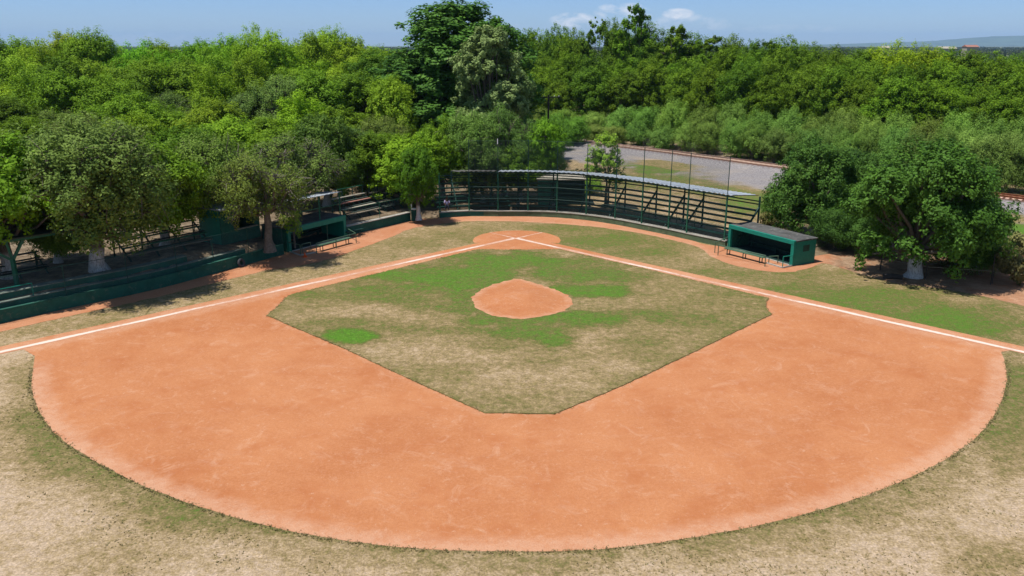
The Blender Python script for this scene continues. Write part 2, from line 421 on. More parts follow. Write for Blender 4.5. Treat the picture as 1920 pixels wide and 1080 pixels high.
# LD points left/near: its left normal (-y,x)... work out the outward side
nl = Vector((-LD.y, LD.x)); outL = -1 if nl.dot(Vector((0, -1))) > 0 else 1
nr = Vector((-RD.y, RD.x)); outR = -1 if nr.dot(Vector((0, -1))) > 0 else 1
def L(s, w): return off(LD, s, outL*w)
def Rr(s, w): return off(RD, s, outR*w)
GRASS = [at(*p).xy for p in [(546,553),(535,560),(523,573),(500,592)]]
GRASS2 = [at(*p).xy for p in [(500,592),(560,618),(640,652),(730,694),(820,735),(908,775)]]
GRASS3 = [at(*p).xy for p in [(908,775),(975,776),(1040,777)]]
GRASS4 = [at(*p).xy for p in [(1040,777),(1150,731),(1250,685),(1350,637),(1447,590)]]
GRASS5 = [at(*p).xy for p in [(1447,590),(1438,580),(1436,570),(1441,560)]]
GRASS6 = [at(*p).xy for p in [(1441,560),(1300,526),(1180,498),(1048,468)]]
GRASS7 = [at(*p).xy for p in [(1048,468),(1010,468.5),(969,469),(930,468.5),(897,468)]]
GRASS8 = [at(*p).xy for p in [(897,468),(780,496),(660,525),(546,553)]]
gpoly = []
for g in (GRASS, GRASS2, GRASS3, GRASS4, GRASS5, GRASS6, GRASS7, GRASS8): gpoly += catmull(g, .25)[:-1]
# dirt polygon: arc, right strip to home, home, left strip
dpoly = [p.copy() for p in arcw]
dpoly += [at(1877,660).xy]
dpoly += catmull([Rr(s, -.2) for s in (sR+.3, sR+6, sR+14, sR+24)], .6)   # inner side of the outfield strip
dpoly += catmull([Rr(s, 1.0) for s in (sR+24, sR+14, sR, 30, 20, 12, 3.2)], .4)
hc = at(969, 450).xy; HR = 3.75
a0 = math.atan2(*(Rr(3.4, 1.)-hc).yx); a1 = math.atan2(*(L(3.4, 1.)-hc).yx)
if a1 < a0: a1 += 2*math.pi
for i in range(41):
    a = a0+(a1-a0)*i/40; dpoly.append(hc+Vector((math.cos(a), math.sin(a)))*HR)
dpoly += catmull([L(s, 1.0) for s in (3.2, 12, 20, 30, sL, sL+14, sL+24)], .4)
dpoly += catmull([L(s, -.35) for s in (sL+24, sL+14, sL+6, sL+.3)], .6)
dpoly += [at(66,668).xy]
def dirt_attr(X, Y, poly):
    d = seg_dist(X, Y, [p for p in arcw[::3]], False)
    d2 = seg_dist(X, Y, gpoly[::3])
    e = .9*(1-ss(0, 1.3, d))+.25*(1-ss(1., 3.5, d))+.8*(1-ss(0, 1.1, d2))*.7
    along = np.minimum(np.abs((X-HOME.x)*nl.x+(Y-HOME.y)*nl.y), np.abs((X-HOME.x)*nr.x+(Y-HOME.y)*nr.y))
    e = np.maximum(e, (1-ss(.6, 2.0, along))*.75*ss(5, 10, np.hypot(X-hc.x, Y-hc.y)))
    return {'edge': np.clip(e, 0, 1)}
dirt, _ = sheet('infield_dirt', dpoly, .008, .5, M['dirt'], .03, attrf=dirt_attr)
tag(dirt, 'orange clay infield dirt', None, None, 'structure')
GB = [(655,629,54,13,.85,.3),(600,553,70,9,.30,.5),(720,545,90,18,.38,.5),(850,522,140,24,.58,.35),(960,490,110,18,.52,.4),(760,560,60,10,.3,.5),
      (1075,505,100,22,.50,.45),(1110,545,75,13,.62,.4),(1160,520,60,12,.35,.5),(890,565,70,24,.42,.5),(950,600,80,16,.45,.4),(1085,596,85,17,.58,.4),(1040,640,40,14,.55,.4),
      (980,622,70,16,.42,.5),(880,620,70,10,.28,.5),(1232,595,26,12,.36,.5),(1290,600,60,14,.18,.6),(780,575,30,10,.25,.6),(1190,640,60,9,.25,.6),
      (640,605,60,9,.3,.6),(740,615,60,9,.22,.6),(940,645,60,12,.2,.6),(1180,590,60,10,.38,.5),
      (990,715,150,22,-.10,.7),(1000,700,90,16,-.06,.6),(690,585,90,12,-.10,.5),(1150,640,70,12,-.12,.5),(1165,688,50,12,-.14,.5),(800,660,140,26,-.10,.5),(1040,478,30,5,-.25,.6),(1110,500,50,6,-.25,.5)]
GP = [(965,700,150,18,.12,.5)]
def infield_attr(X, Y, poly):
    t = .43+blobs(X, Y, GB, .04)
    t = np.where(t > .43, .43+(t-.43)*.66, t); t += .06*(1-ss(0, .8, seg_dist(X, Y, poly[::2])))
    px, py = proj(np.stack([X, Y, X*0+.04], 1)); t += .08*ss(1150, 1400, px)
    return {'t': np.clip(t, 0.0, 1.)}
grass, gp = sheet('infield_grass', gpoly, .045, .4, M['turf'], .035, .05, infield_attr)
tag(grass, 'patchy green and dry infield grass diamond', None, None, 'structure')
MP = [(887,566),(889,555),(903,543),(925,534),(948,528),(965,523),(985,526),(1010,534),(1035,541),(1056,550),(1070,559),(1074,568),(1064,579),(1040,588),(1008,595),(970,598),(930,593),(903,583)]
mc = at(978, 562).xy
def mound_z(X, Y): return .24*(1-ss(.4, 2.9, np.hypot(X-mc.x, Y-mc.y)))
mound, _ = sheet('pitching_mound', catmull([at(*p, .04).xy for p in MP], .12, True), .052, .3, M['dirt'], .12, 0,
                 lambda X, Y, p: {'edge': .65*(1-ss(0, .9, seg_dist(X, Y, p)))+.15}, mound_z)
tag(mound, 'raised orange clay pitching mound in the middle of the infield grass', None, None, 'structure')
# warning track dirt
TRK = [(-260,668),(-100,640),(0,622),(90,602),(180,582),(300,556),(400,531),(455,518),(505,506),(560,499),(620,485),(680,464),(735,444),(765,431),(795,424),(840,418),
       (880,415),(940,415),(1000,417),(1100,424),(1180,434),(1250,448),(1310,464),(1335,482),(1375,497),(1430,508),(1480,510),(1520,502),(1548,494),(1600,510),(1680,531),
       (1760,541),(1830,553),(1920,574),(2050,608),(2150,640)]
tw = catmull([at(*p).xy for p in TRK], .4)
back = [(2150,500),(1920,470),(1700,455),(1500,450)]
bk = [at(*p).xy for p in back]
wf = [Vector(p) for p in WP[1:-1]]; wf[0] = wf[0]+Vector((WP[0][0]-WP[1][0], WP[0][1]-WP[1][1]))*.35
bk += [w+Vector((0, .12)) for w in reversed(wf)]
track, _ = sheet('warning_track', tw+catmull(bk, .8), .010, .5, M['track'], .08,
                 attrf=lambda X, Y, p: {'s': .92*ss(1530, 1580, proj(np.stack([X, Y, X*0], 1))[0])*(1-.45*ss(1760, 1860, proj(np.stack([X, Y, X*0], 1))[0])), 'edge': .35*(1-ss(0, .9, seg_dist(X, Y, tw[::2], False)))+.4*ss(760, 900, proj(np.stack([X, Y, X*0], 1))[0])*(1-ss(1300, 1380, proj(np.stack([X, Y, X*0], 1))[0]))})
tag(track, 'reddish dirt strip along the walls and dugouts', None, None, 'structure')
# chalk lines
def chalk(name, Lf, s0, s1, w, z, off0=0., fade=1.):
    V, Q, A = [], [], []; n = int((s1-s0)/.4)
    for i in range(n+1):
        s = s0+(s1-s0)*i/n
        ww = w*(1+.25*mn.noise(Vector((s*.7, 0, 5)))); o_ = off0+.06*mn.noise(Vector((s*.3, 7, 0)))
        for k, (f, a) in enumerate(((-1, 0), (-.35, .85), (.35, .85), (1, 0))):
            p = Lf(s, o_+f*ww); V.append((p.x, p.y, z)); A.append(a*(.74+.36*min(1, max(0, (s-24)/10)) if w > .2 else .62))
        if i: b = 4*(i-1); Q += [(b+k, b+k+1, b+k+5, b+k+4) for k in range(3)]
    me = mesh_np(name, V, Q, M['chalk'], {'w': A})
    if me.polygons[0].normal.z < 0: me.flip_normals()
    o = bpy.data.objects.new(name, me); C.objects.link(o); tag(o, 'white chalk line on the dirt', None, None, 'structure'); return o
chalk('foul_line', L, 0., sL+23, .27, .014, .05); chalk('foul_line', Rr, 0., sR+23, .27, .0145, .05)
chalk('batters_line', L, -3.3, .0, .10, .0150); chalk('batters_line', Rr, -3.3, .0, .10, .0155)
# ------------------------------------------------------------------ ground sheet
def axis(a, b, fine, far, ratio=1.12):
    xs = list(np.arange(a, b+1e-6, fine)); s = fine
    lo, hi = [a], [b]
    while hi[-1] < far: s *= ratio; hi.append(hi[-1]+s); lo.append(lo[-1]-s)
    return np.array(lo[:0:-1]+xs+hi[1:])
ax = axis(-62, 66, .5, 14000); ay = axis(14, 125, .5, 14000)
GX, GY = np.meshgrid(ax, ay); X = GX.ravel(); Y = GY.ravel()
sd, Hh = wall_dist(X, Y); Z = terr(X, Y)
P3 = np.stack([X, Y, Z], 1); valid = (Y*cp-(Z-CH)*sp) > 5
px, py = proj(P3); px = np.where(valid, px, -9999); py = np.where(valid, py, 9999)
small = (np.abs(X) < 120) & (Y < 220) & (Y > 8)
nz = np.zeros(len(X)); idx = np.nonzero(small)[0]
for i in idx: nz[i] = mn.noise(Vector((X[i]*.35, Y[i]*.35, 2)))+.6*mn.noise(Vector((X[i]*1.1, Y[i]*1.1, 8)))+.3*mn.noise(Vector((X[i]*.09, Y[i]*.09, 5)))
darc = np.full(len(X), 99.); darc[idx] = seg_dist(X[idx], Y[idx], arcw[::4], False)
t = np.full(len(X), .12)+.10*nz
outer = (py > 600)
t += np.where(outer, .30*(1-ss(.1, 2.4, darc+nz*1.4)), 0)
OB = [(200,850,260,70,.22,.5),(420,950,250,50,.20,.5),(80,800,120,40,.25,.5),(1500,985,220,50,.10,.5),(1900,780,60,110,.30,.5),(1700,960,150,50,.08,.5),(1880,1050,120,40,.22,.5),
      (40,730,60,50,-.12,.5),(90,950,180,70,-.08,.5),(1780,880,60,60,-.1,.5),(150,1040,200,40,.12,.5)]
m_ = small & valid & outer & (py < 1300)
t[m_] += blobs(X[m_], Y[m_], OB)
t = np.where(outer, np.minimum(t, .56+.04*nz), t)
# foul territory grass
foul = (~outer | ((Y > HOME.y-60) & (((X-HOME.x)*nl.x*outL+(Y-HOME.y)*nl.y*outL > 0) | ((X-HOME.x)*nr.x*outR+(Y-HOME.y)*nr.y*outR > 0))))
FB = [(1120,450,110,14,.20,.5),(880,440,60,12,.14,.5),(1380,520,120,14,.10,.5),(1600,560,220,22,.24,.4),(1780,600,160,28,.28,.4),(1500,540,80,12,.16,.5),(760,455,90,10,.12,.5),(1200,470,60,12,.12,.5),
      (1080,427,90,8,.15,.5),(1800,560,80,10,-.12,.5),(1880,590,60,16,-.18,.5),(1560,500,30,8,-.15,.5),(60,640,120,18,-.12,.5),(950,435,60,5,-.05,.5),(1340,480,60,8,-.08,.5)]
m2 = small & valid & foul & (py > 300)
t[m2] = .38+.07*nz[m2]+.10*ss(800, 1100, px[m2])+blobs(X[m2], Y[m2], FB)
soil = ss(0, .4, sd)*(Hh > .02)
behind = soil > .5
right_wood = ss(0, 1., (py < 486).astype(float)*((px > 1500) & (px < 1895)))
soil = np.maximum(soil, right_wood*.9)
# rail corridor: signed distance from track line
ra = np.array([8.1, 140.]); rb = np.array([52.7, 86.]); rd = (rb-ra)/np.linalg.norm(rb-ra); rn = np.array([-rd[1], rd[0]])
if rn@np.array([-1., -1.]) < 0: rn = -rn       # towards the field
drail = (X-ra[0])*rn[0]+(Y-ra[1])*rn[1]
gravel = ss(-3.6, -2.6, drail+nz*.4)*(1-ss(13.5, 16, drail+nz*1.8))
soil = soil*(1-ss(-4, 0, 14-drail)*1.0*(drail < 60)*(px > 1060))
grassy = (drail > 11)*(px > 1070)*(Y > 60)*((sd > .3)*(px < 1440)+(px >= 1440)*(py < 440) > 0)
GW = [(1240,318,70,18,.45,.4),(1240,345,90,18,.35,.4),(1410,385,60,24,.42,.5),(1330,360,60,14,.3,.5),(1905,450,60,45,.6,.3),(1150,345,40,12,.2,.5)]
m3 = small & valid & (Y > 40) & (drail > 3) & (px > 1060) & (py < 560)
bl = np.zeros(len(X)); bl[m3] = blobs(X[m3], Y[m3], GW)
t = np.where(grassy & (behind | (py < 470)), .30+.08*nz+bl, t)
gravel = gravel*(1-np.clip(bl*2.2, 0, 1)*(drail > 5))
soil = np.where(grassy & behind, .45*(1-np.clip(bl*2, 0, 1))*ss(-.3, .5, nz), soil)
soil = np.where(drail < -3.5, .6, soil)
yel = [(160,460,50,14,.7,.4),(90,470,40,10,.6,.4)]
m4 = small & valid & (px < 260) & (px > 0) & behind; by = np.zeros(len(X)); by[m4] = blobs(X[m4], Y[m4], yel); t += by*.4; soil = soil*(1-np.clip(by*1.4, 0, 1))
far = ss(230, 330, np.hypot(X, Y))
Z += .5*(1-ss(1.8, 3.4, np.abs(drail)))*(Y > 60)*(Y < 400)
nx, ny = len(ax), len(ay); ii = np.arange(nx*ny).reshape(ny, nx)
Q = np.stack([ii[:-1, :-1].ravel(), ii[:-1, 1:].ravel(), ii[1:, 1:].ravel(), ii[1:, :-1].ravel()], 1)
V = np.stack([X, Y, Z], 1)
me = mesh_np('ground', V, Q, M['ground'], {'t': np.clip(t, 0, 1), 'soil': np.clip(soil, 0, 1), 'gravel': np.clip(gravel, 0, 1), 'farland': far, 'rust': 1-ss(1.5, 2.1, np.abs(drail+nz*.1)), 'sand': 1-ss(.3, .7, np.abs(drail))}, True)
go = bpy.data.objects.new('ground', me); C.objects.link(go); tag(go, 'dry outfield grass, soil and gravel ground', None, None, 'structure')
# ------------------------------------------------------------------ grass tufts at the turf edges
def tufts():
    rng = np.random.default_rng(3); pts = []
    def along(poly, dens, spread, zz, closed=True, sc=1.):
        n = len(poly)
        for i in range(n if closed else n-1):
            a = Vector(poly[i][:2]); b = Vector(poly[(i+1) % n][:2]); Ln = (b-a).length; nn = Vector((-(b-a).y, (b-a).x)); nn = nn/max(nn.length, 1e-6)
            for _ in range(rng.poisson(Ln*dens)):
                p = a.lerp(b, rng.random())+nn*spread*rng.normal(); pts.append((p.x, p.y, zz, sc*(.6+.7*rng.random())))
    along(gp, 16, .05, .035, True, .8)
    aw = [p-(p-at(975,700).xy).normalized()*-.07 for p in arcw]
    along(aw, 26, .07, .0, False, 1.)
    for k in range(9000):   # sparse clumps in the outfield
        pxx = rng.uniform(-60, 1980); pyy = rng.uniform(640, 1090); p = at(pxx, pyy)
        q = np.array([p.x]), np.array([p.y])
        if not inside(q[0], q[1], dpoly)[0] and mn.noise(Vector((p.x*.6, p.y*.6, 3)))+mn.noise(Vector((p.x*.2, p.y*.2, 3))) > .05: pts.append((p.x, p.y, 0, .5+.5*rng.random()))
    pts_ = np.array(pts); n = len(pts_); nb = 5
    base = np.repeat(pts_, nb, 0); N = len(base)
    ang = rng.uniform(0, 6.283, N); r = rng.uniform(0, .04, N)*base[:, 3]; hh = rng.uniform(.03, .07, N)*base[:, 3]; lean = rng.uniform(.01, .05, N)
    bx = base[:, 0]+np.cos(ang)*r; by_ = base[:, 1]+np.sin(ang)*r; w = .010+.012*rng.random(N)
    a2 = rng.uniform(0, 6.283, N)
    V = np.empty((N, 3, 3)); V[:, 0] = np.stack([bx-np.cos(a2)*w, by_-np.sin(a2)*w, base[:, 2]], 1); V[:, 1] = np.stack([bx+np.cos(a2)*w, by_+np.sin(a2)*w, base[:, 2]], 1)
    V[:, 2] = np.stack([bx+np.cos(ang)*lean, by_+np.sin(ang)*lean, base[:, 2]+hh], 1)
    m = NT('grass_blades'); c = m.mix(m.attr('v'), (.13,.125,.045), (.32,.26,.12)); mat = m.fin(c, .8, .2)
    me = mesh_np('grass', V.reshape(-1, 3), np.arange(3*N).reshape(-1, 3), mat, None, False, {'v': rng.random(N)})
    o = bpy.data.objects.new('grass', me); C.objects.link(o); tag(o, 'short grass tufts fringing the turf edges and dotting the dry outfield', 'grass', None, 'stuff')
tufts()
# ================================================================== structures
def w2(px, py, z=0.): return at(px, py, z)
def V3(p, z): return Vector((p[0], p[1], z))
def unit(a, b): d = Vector((b[0]-a[0], b[1]-a[1])); return d.normalized()
# ---- left field wall with concrete tiers
def poly_off(P, o):
    out = []
    for i, p in enumerate(P):
        a = P[max(i-1, 0)]; b = P[min(i+1, len(P)-1)]; d = (b-a).normalized(); out.append(p+Vector((-d.y, d.x))*o)
    return out
def ext_wall(mb, P, o0, o1, z0, z1):
    A = poly_off(P, o0); B = poly_off(P, o1); n = len(P)
    mb.strip([V3(p, z0) for p in A], [V3(p, z1) for p in A]); mb.strip([V3(p, z1) for p in A], [V3(p, z1) for p in B]); mb.strip([V3(p, z1) for p in B], [V3(p, z0) for p in B])
    for q in (0, n-1):
        b = len(mb.v); mb.v += [tuple(V3(A[q], z0)), tuple(V3(B[q], z0)), tuple(V3(B[q], z1)), tuple(V3(A[q], z1))]; mb.f.append((b, b+1, b+2, b+3))
    return mb
lw = [Vector(WP[0]).lerp(Vector(WP[1]), .82)]+[Vector(WP[i]) for i in (1, 2, 3, 4)]+[Vector(WP[5])]
lw[-1] = Vector(at(533, 477).xy)
lw = catmull(lw, 1.5)
wl = empty('field_wall', V3(lw[0], 0), 'long low green concrete wall with stepped seating behind, along the left foul line', 'wall')
kk = len(lw)//2
ext_wall(MB(), lw[:kk-6], .0, .22, -.1, .78).build('wall_panel', M['olivewall'], wl)
ext_wall(MB(), lw[kk-7:], .0, .22, -.1, .78).build('wall_panel', M['wallgreen'], wl)
ext_wall(MB(), lw, -.02, .25, .78, .83).build('coping', M['wallgreen'], wl)
ext_wall(MB(), lw[:-2], .5, .85, -.1, 1.08).build('seating_tier', M['wallgreen'], wl)
ext_wall(MB(), lw[:-2], .48, .87, 1.08, 1.12).build('tier_top', M['tiertop'], wl)
ext_wall(MB(), lw[:-5], 1.05, 1.5, -.1, 1.48).build('seating_tier', M['wallgreen'], wl)
ext_wall(MB(), lw[:-5], 1.03, 1.7, 1.48, 1.53).build('tier_top', M['tiertop'], wl)
# chain-link fence above it
def net_obj(name, pts, z0f, z1, mat, parent):
    V, Q, UV = [], [], []; s = 0.
    for i, p in enumerate(pts):
        if i: s += (pts[i]-pts[i-1]).length
        V += [(p.x, p.y, z0f), (p.x, p.y, z1)]; UV += [(s, z0f), (s, z1)]
        if i: b = 2*(i-1); Q.append((b, b+2, b+3, b+1))
    V = [(a-parent.location.x, b-parent.location.y, c-parent.location.z) for a, b, c in V]
    me = mesh_np(name, V, Q, mat); ul = me.uv_layers.new(name='UVMap')
    for l in me.loops: ul.data[l.index].uv = UV[l.vertex_index]
    o = bpy.data.objects.new(name, me); C.objects.link(o); o.parent = parent; return o
fp = poly_off(lw, .12)
cf_ = empty('chain_link_fence', V3(fp[0], .83), 'thin dark chain link fence standing on the long left field wall', 'fence')
net_obj('chain_link', fp, .85, 2.75, M['chain'], cf_)
for i in range(1, len(fp), 2): MB().tube([V3(fp[i], .83), V3(fp[i], 2.8)], .028, 6).build('post', M['darkgreen'], cf_)
MB().tube([V3(p, 2.75) for p in fp], .018, 5).build('top_rail', M['darkgreen'], cf_)
# bright handrail far left
hp = [poly_off(lw, .68)[i] for i in range(len(lw))]
hr = [p for p in hp if 0-60 < proj(np.array([[p.x, p.y, 1.6]]))[0][0] < 85]
ho = empty('handrail', V3(hr[0], 1.1), 'bright teal handrail on the steps at the far left edge', 'handrail')
MB().tube([V3(p, 1.9) for p in hr], .035, 6).build('rail', M['teal'], ho)
for p in (hr[0], hr[len(hr)//2], hr[-1]): MB().tube([V3(p, 1.1), V3(p, 1.9)], .03, 6).build('post', M['teal'], ho)
# ---- low wall right of the left dugout
rw = catmull([Vector(at(651,442).xy), Vector(at(715,427).xy), Vector(at(770,414).xy)], 1.5)
o = empty('low_wall', V3(rw[0], 0), 'low green wall with pale coping between left dugout and green bin', 'wall')
ext_wall(MB(), rw, .0, .25, -.1, .78).build('wall_panel', M['wallgreen'], o)
ext_wall(MB(), rw, -.03, .45, .78, .84).build('coping', M['concrete'], o)
# fence on it
fq = poly_off(rw, .12)
o = empty('mesh_fence', V3(fq[0], .84), 'see-through green mesh fence on the low wall beside the left dugout', 'fence')
net_obj('chain_link', fq, .86, 2.3, M['chain'], o)
for p in fq[::2]: MB().tube([V3(p, .84), V3(p, 2.35)], .03, 6).build('post', M['green'], o)
MB().tube([V3(p, 2.3) for p in fq], .02, 5).build('top_rail', M['green'], o)
# ---- green bin
p = at(777, 414)
o = empty('litter_bin', p, 'square dark green bin with white lid at the end of the low wall', 'bin')
MB().box((p.x, p.y, 0), .5, .5, 1.1, .3).build('bin_body', M['wallgreen'], o, bevel=.02)
MB().tube([(p.x, p.y, 1.1), (p.x, p.y, 1.16), (p.x, p.y, 1.22)], [.27, .29, .12], 12).build('lid', M['white'], o, True)
# ---- dugouts
def dugout(pL, pR, h, depth, name_label, lintel, group, back_open=False):
    pL = Vector(pL[:2]); pR = Vector(pR[:2]); u_ = (pR-pL).normalized(); Ln = (pR-pL).length; v_ = Vector((-u_.y, u_.x)); rz = math.atan2(u_.y, u_.x)
    root = empty('dugout', V3(pL, 0), name_label, 'dugout', group)
    def bx(a, b, c, d, z0, z1, mat, nm, bev=.01):
        c_ = pL+u_*(a+b)/2+v_*(c+d)/2
        return MB().box((c_.x, c_.y, z0), b-a, d-c, z1-z0, rz).build(nm, mat, root, bevel=bev)
    bx(0, Ln, -.12, .10, h-lintel, h, M['teal'], 'fascia')
    bx(0, .28, -.10, .12, 0, h-lintel, M['teal'], 'front_pillar')
    bx(Ln-.30, Ln, -.10, .12, 0, h-lintel, M['teal'], 'front_pillar')
    bx(0, .15, .12, depth, -.05, h-.12, M['wallgreen'], 'side_wall')
    bx(Ln-.15, Ln, .12, depth, -.05, h-.12, M['teal'], 'side_wall')
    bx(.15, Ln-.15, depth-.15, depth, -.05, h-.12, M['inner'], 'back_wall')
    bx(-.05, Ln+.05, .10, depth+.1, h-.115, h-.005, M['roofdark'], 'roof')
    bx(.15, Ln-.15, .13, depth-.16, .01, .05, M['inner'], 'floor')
    bx(.5, Ln-.5, depth-.6, depth-.25, .42, .48, M['darkgreen'], 'bench_seat')
    for q in (.8, Ln/2, Ln-.8): bx(q-.05, q+.05, depth-.5, depth-.3, .05, .42, M['darkgreen'], 'leg')
    bx(0.3, Ln-.3, -.12, .0, 0, .07, M['concrete'], 'kerb')
    return root, pL, u_, v_, Ln, bx
A_ = at(541, 473); B_ = at(649, 444.5)
r1, pL, u1, v1, L1, bx1 = dugout(A_, B_, 1.95, 3.0, 'left sunken teal dugout with a dark flat roof and roofed stand above', .42, 'team dugouts')
A2 = at(1365, 464); B2 = at(1487, 499)
r2, pL2, u2, v2, L2, bx2 = dugout(A2, B2, 1.95, 2.3, 'right teal dugout beside the leafy trees, weathered grey roof', .30, 'team dugouts')
bx2(L2-.005, L2+.02, .9, 1.6, 1.0, 1.5, M['darkgreen'], 'side_window')
MB().tube([V3(pL+u1*(L1-1.7)+v1*.5, 0), V3(pL+u1*(L1-1.7)+v1*.5, 1.5)], .04, 6).build('inner_post', M['rail'], r1)
# railings
def railing(name, pts, legs, z, label, mat=M['rail'], low=None, group='tube railings in front of the dugouts', r=.035):
    o = empty(name, V3(pts[0], 0), label, 'railing', group)
    MB().tube([V3(p, z) for p in pts], r, 6).build('rail', mat, o)
    for p in legs: MB().tube([V3(p, 0), V3(p, z)], r, 6).build('post', mat, o)
    if low is not None: MB().tube([V3(p, low) for p in pts], r, 6).build('low_rail', mat, o)
    return o
railing('railing', [at(594,476), at(668,456), pL+u1*L1+v1*-.0], [at(594,476), at(668,456), at(631,466)], .86, 'long green railing in front of the left dugout')
railing('railing', [pL+v1*-.12, at(564,479)], [at(564,479)], .86, 'short grey green railing at the left end of the left dugout', M['rail'], .06)
railing('railing', [at(567,474), at(583,470)], [at(567,474), at(583,470)], .7, 'small stair railing at the steps of the left dugout')
railing('railing', [at(1346,479), at(1434,500)], [at(1346,479), at(1434,500)], .86, 'long green railing in front of the right dugout')
railing('railing', [at(1340,474), pL2-v2*.1], [at(1340,474)], .86, 'short railing at the left end of the right dugout')
railing('railing', [at(1467,502), pL2+u2*L2-v2*.12], [at(1467,502)], .86, 'short teal railing at the right end of the right dugout', M['teal'])
railing('railing', [at(1441,495), at(1458,494)], [at(1441,495), at(1458,494)], .6, 'small stair railing at the steps of the right dugout')
def kerb_line(pts, label):
    mb = MB()
    for a, b in zip(pts[:-1], pts[1:]): mb.beam(V3(a, .05), V3(b, .05), .12, .1)
    tag(mb.build('step_kerb', M['concrete']), label, 'kerb', 'pale kerbs at the dugout steps')
kerb_line([at(1437,494), at(1467,503), pL2+u2*L2-v2*.14], 'pale kerb at the steps of the right dugout')
kerb_line([pL-v1*.14, at(563,479.5), at(592,474)], 'pale kerb at the steps of the left dugout')
def bench(a, b, z, w, label, group, seatmat=M['rail'], inset=.35):
    a = Vector(a[:2]); b = Vector(b[:2]); d = (b-a).normalized(); n_ = Vector((-d.y, d.x)); g0 = tz(a.x, a.y)
    o = empty('bench', V3(a, g0), label, 'bench', group)
    mb = MB()
    for k in (-1, 1): mb.beam(V3(a+n_*k*w/4, g0+z), V3(b+n_*k*w/4, g0+z), w/2-.02, .05)
    mb.build('seat', seatmat, o)
    nleg = max(2, int((b-a).length/1.8)+1)
    for i in range(nleg):
        q = a+d*(inset+((b-a).length-2*inset)*i/(nleg-1))
        m = MB(); m.beam(V3(q-n_*w*.4, g0+0), V3(q-n_*w*.4, g0+z-.03), .06); m.beam(V3(q+n_*w*.4, g0), V3(q+n_*w*.4, g0+z-.03), .06); m.beam(V3(q-n_*w*.45, g0+z-.06), V3(q+n_*w*.45, g0+z-.06), .05)
        m.build('leg', M['darkgreen'], o)
    return o
bench(at(597,472), at(657,456), .5, .4, 'long pale green bench behind the railing of the left dugout', 'benches by the dugouts')
bench(at(650,446), at(681,439), .5, .35, 'short dark bench against the low wall right of the left dugout', 'benches by the dugouts', M['darkgreen'])
bench(at(1359,476), at(1433,495), .5, .4, 'long pale green bench behind the railing of the right dugout', 'benches by the dugouts')
# ---- canopy over the left dugout
g1 = 1.95
def pt_h(px, py, z): return at(px, py, z)
o = empty('roofed_stand', V3(pL, 0), 'grey sheet roof on thin green posts above the left dugout', 'shelter')
cz = 3.95
ca = pL+v1*.3+u1*-.2; cb = pL+u1*(L1-.1)+v1*.3
mb = MB(); nn_ = 26
A, B, A2_, B2_ = [], [], [], []
for i in range(nn_+1):
    q = ca.lerp(cb, i/nn_); zz = cz+.03*(i % 2)
    A.append(V3(q-v1*.2, zz+.05)); B.append(V3(q+v1*2.7, zz-.25)); A2_.append(V3(q-v1*.2, zz+.01)); B2_.append(V3(q+v1*2.7, zz-.29))
mb.strip(A, B); mb.strip(A2_, B2_); mb.strip(A, A2_); mb.strip(B, B2_); mb.build('roof', M['zinc'], o)
for q in (.05, .62, .98):
    MB().beam(V3(ca.lerp(cb, q), g1-.01), V3(ca.lerp(cb, q), cz), .09).build('post', M['green'], o)
    MB().beam(V3(ca.lerp(cb, q)+v1*2.4, .9), V3(ca.lerp(cb, q)+v1*2.4, cz-.27), .08).build('post', M['darkgreen'], o)
MB().beam(V3(ca, g1+1.0), V3(cb, g1+1.0), .05).build('guard_rail', M['green'], o)
st = pL+u1*1.8+v1*2.6
o = empty('stair_railing', V3(st, 1.), 'thin sloping stair railing behind the left dugout roof', 'railing')
MB().tube([V3(st, 1.9), V3(st+u1*2.2, 3.0)], .03, 6).build('rail', M['darkgreen'], o); MB().tube([V3(st, 1.4), V3(st+u1*2.2, 2.5)], .03, 6).build('rail', M['darkgreen'], o)
for q in (0, 1.1, 2.2): MB().tube([V3(st+u1*q, .8), V3(st+u1*q, 1.9+q/2)], .03, 6).build('post', M['darkgreen'], o)
# ---- green booth left
fa = at(418, 458, 1.3).xy; fb = at(489, 441, 1.3).xy; ub = (fb-fa).normalized(); vb = Vector((-ub.y, ub.x)); Lb = (fb-fa).length; rzb = math.atan2(ub.y, ub.x)
o = empty('ticket_booth', V3(fa, 1.3), 'dark green booth with an open serving window under the left trees', 'booth')
def bb(a, b, c, d, z0, z1, mat, nm):
    q = fa+ub*(a+b)/2+vb*(c+d)/2; return MB().box((q.x, q.y, z0), b-a, d-c, z1-z0, rzb).build(nm, mat, o, bevel=.01)
hB = 2.6
bb(0, 1.2, 0, .15, 1.2, 1.3+hB, M['wallgreen'], 'front_wall'); bb(Lb-.5, Lb, 0, .15, 1.2, 1.3+hB, M['wallgreen'], 'front_wall')
bb(1.2, Lb-.5, 0, .15, 1.2, 2.2, M['wallgreen'], 'front_wall'); bb(1.2, Lb-.5, 0, .15, 3.3, 1.3+hB, M['wallgreen'], 'front_wall')
bb(0, .15, .15, 2.6, 1.2, 1.3+hB, M['teal'], 'side_wall'); bb(Lb-.15, Lb, .15, 2.6, 1.2, 1.3+hB, M['wallgreen'], 'side_wall'); bb(0.15, Lb-.15, 2.45, 2.6, 1.2, 1.3+hB, M['inner'], 'back_wall')  # left side's brighter teal carries its sunlit tone in the colour
bb(-.15, Lb+.15, -.25, 2.75, 1.3+hB+.005, 1.3+hB+.10, M['zinc'], 'roof'); bb(1.2, Lb-.4, -.3, -.003, 2.2, 2.27, M['palewood'], 'counter')
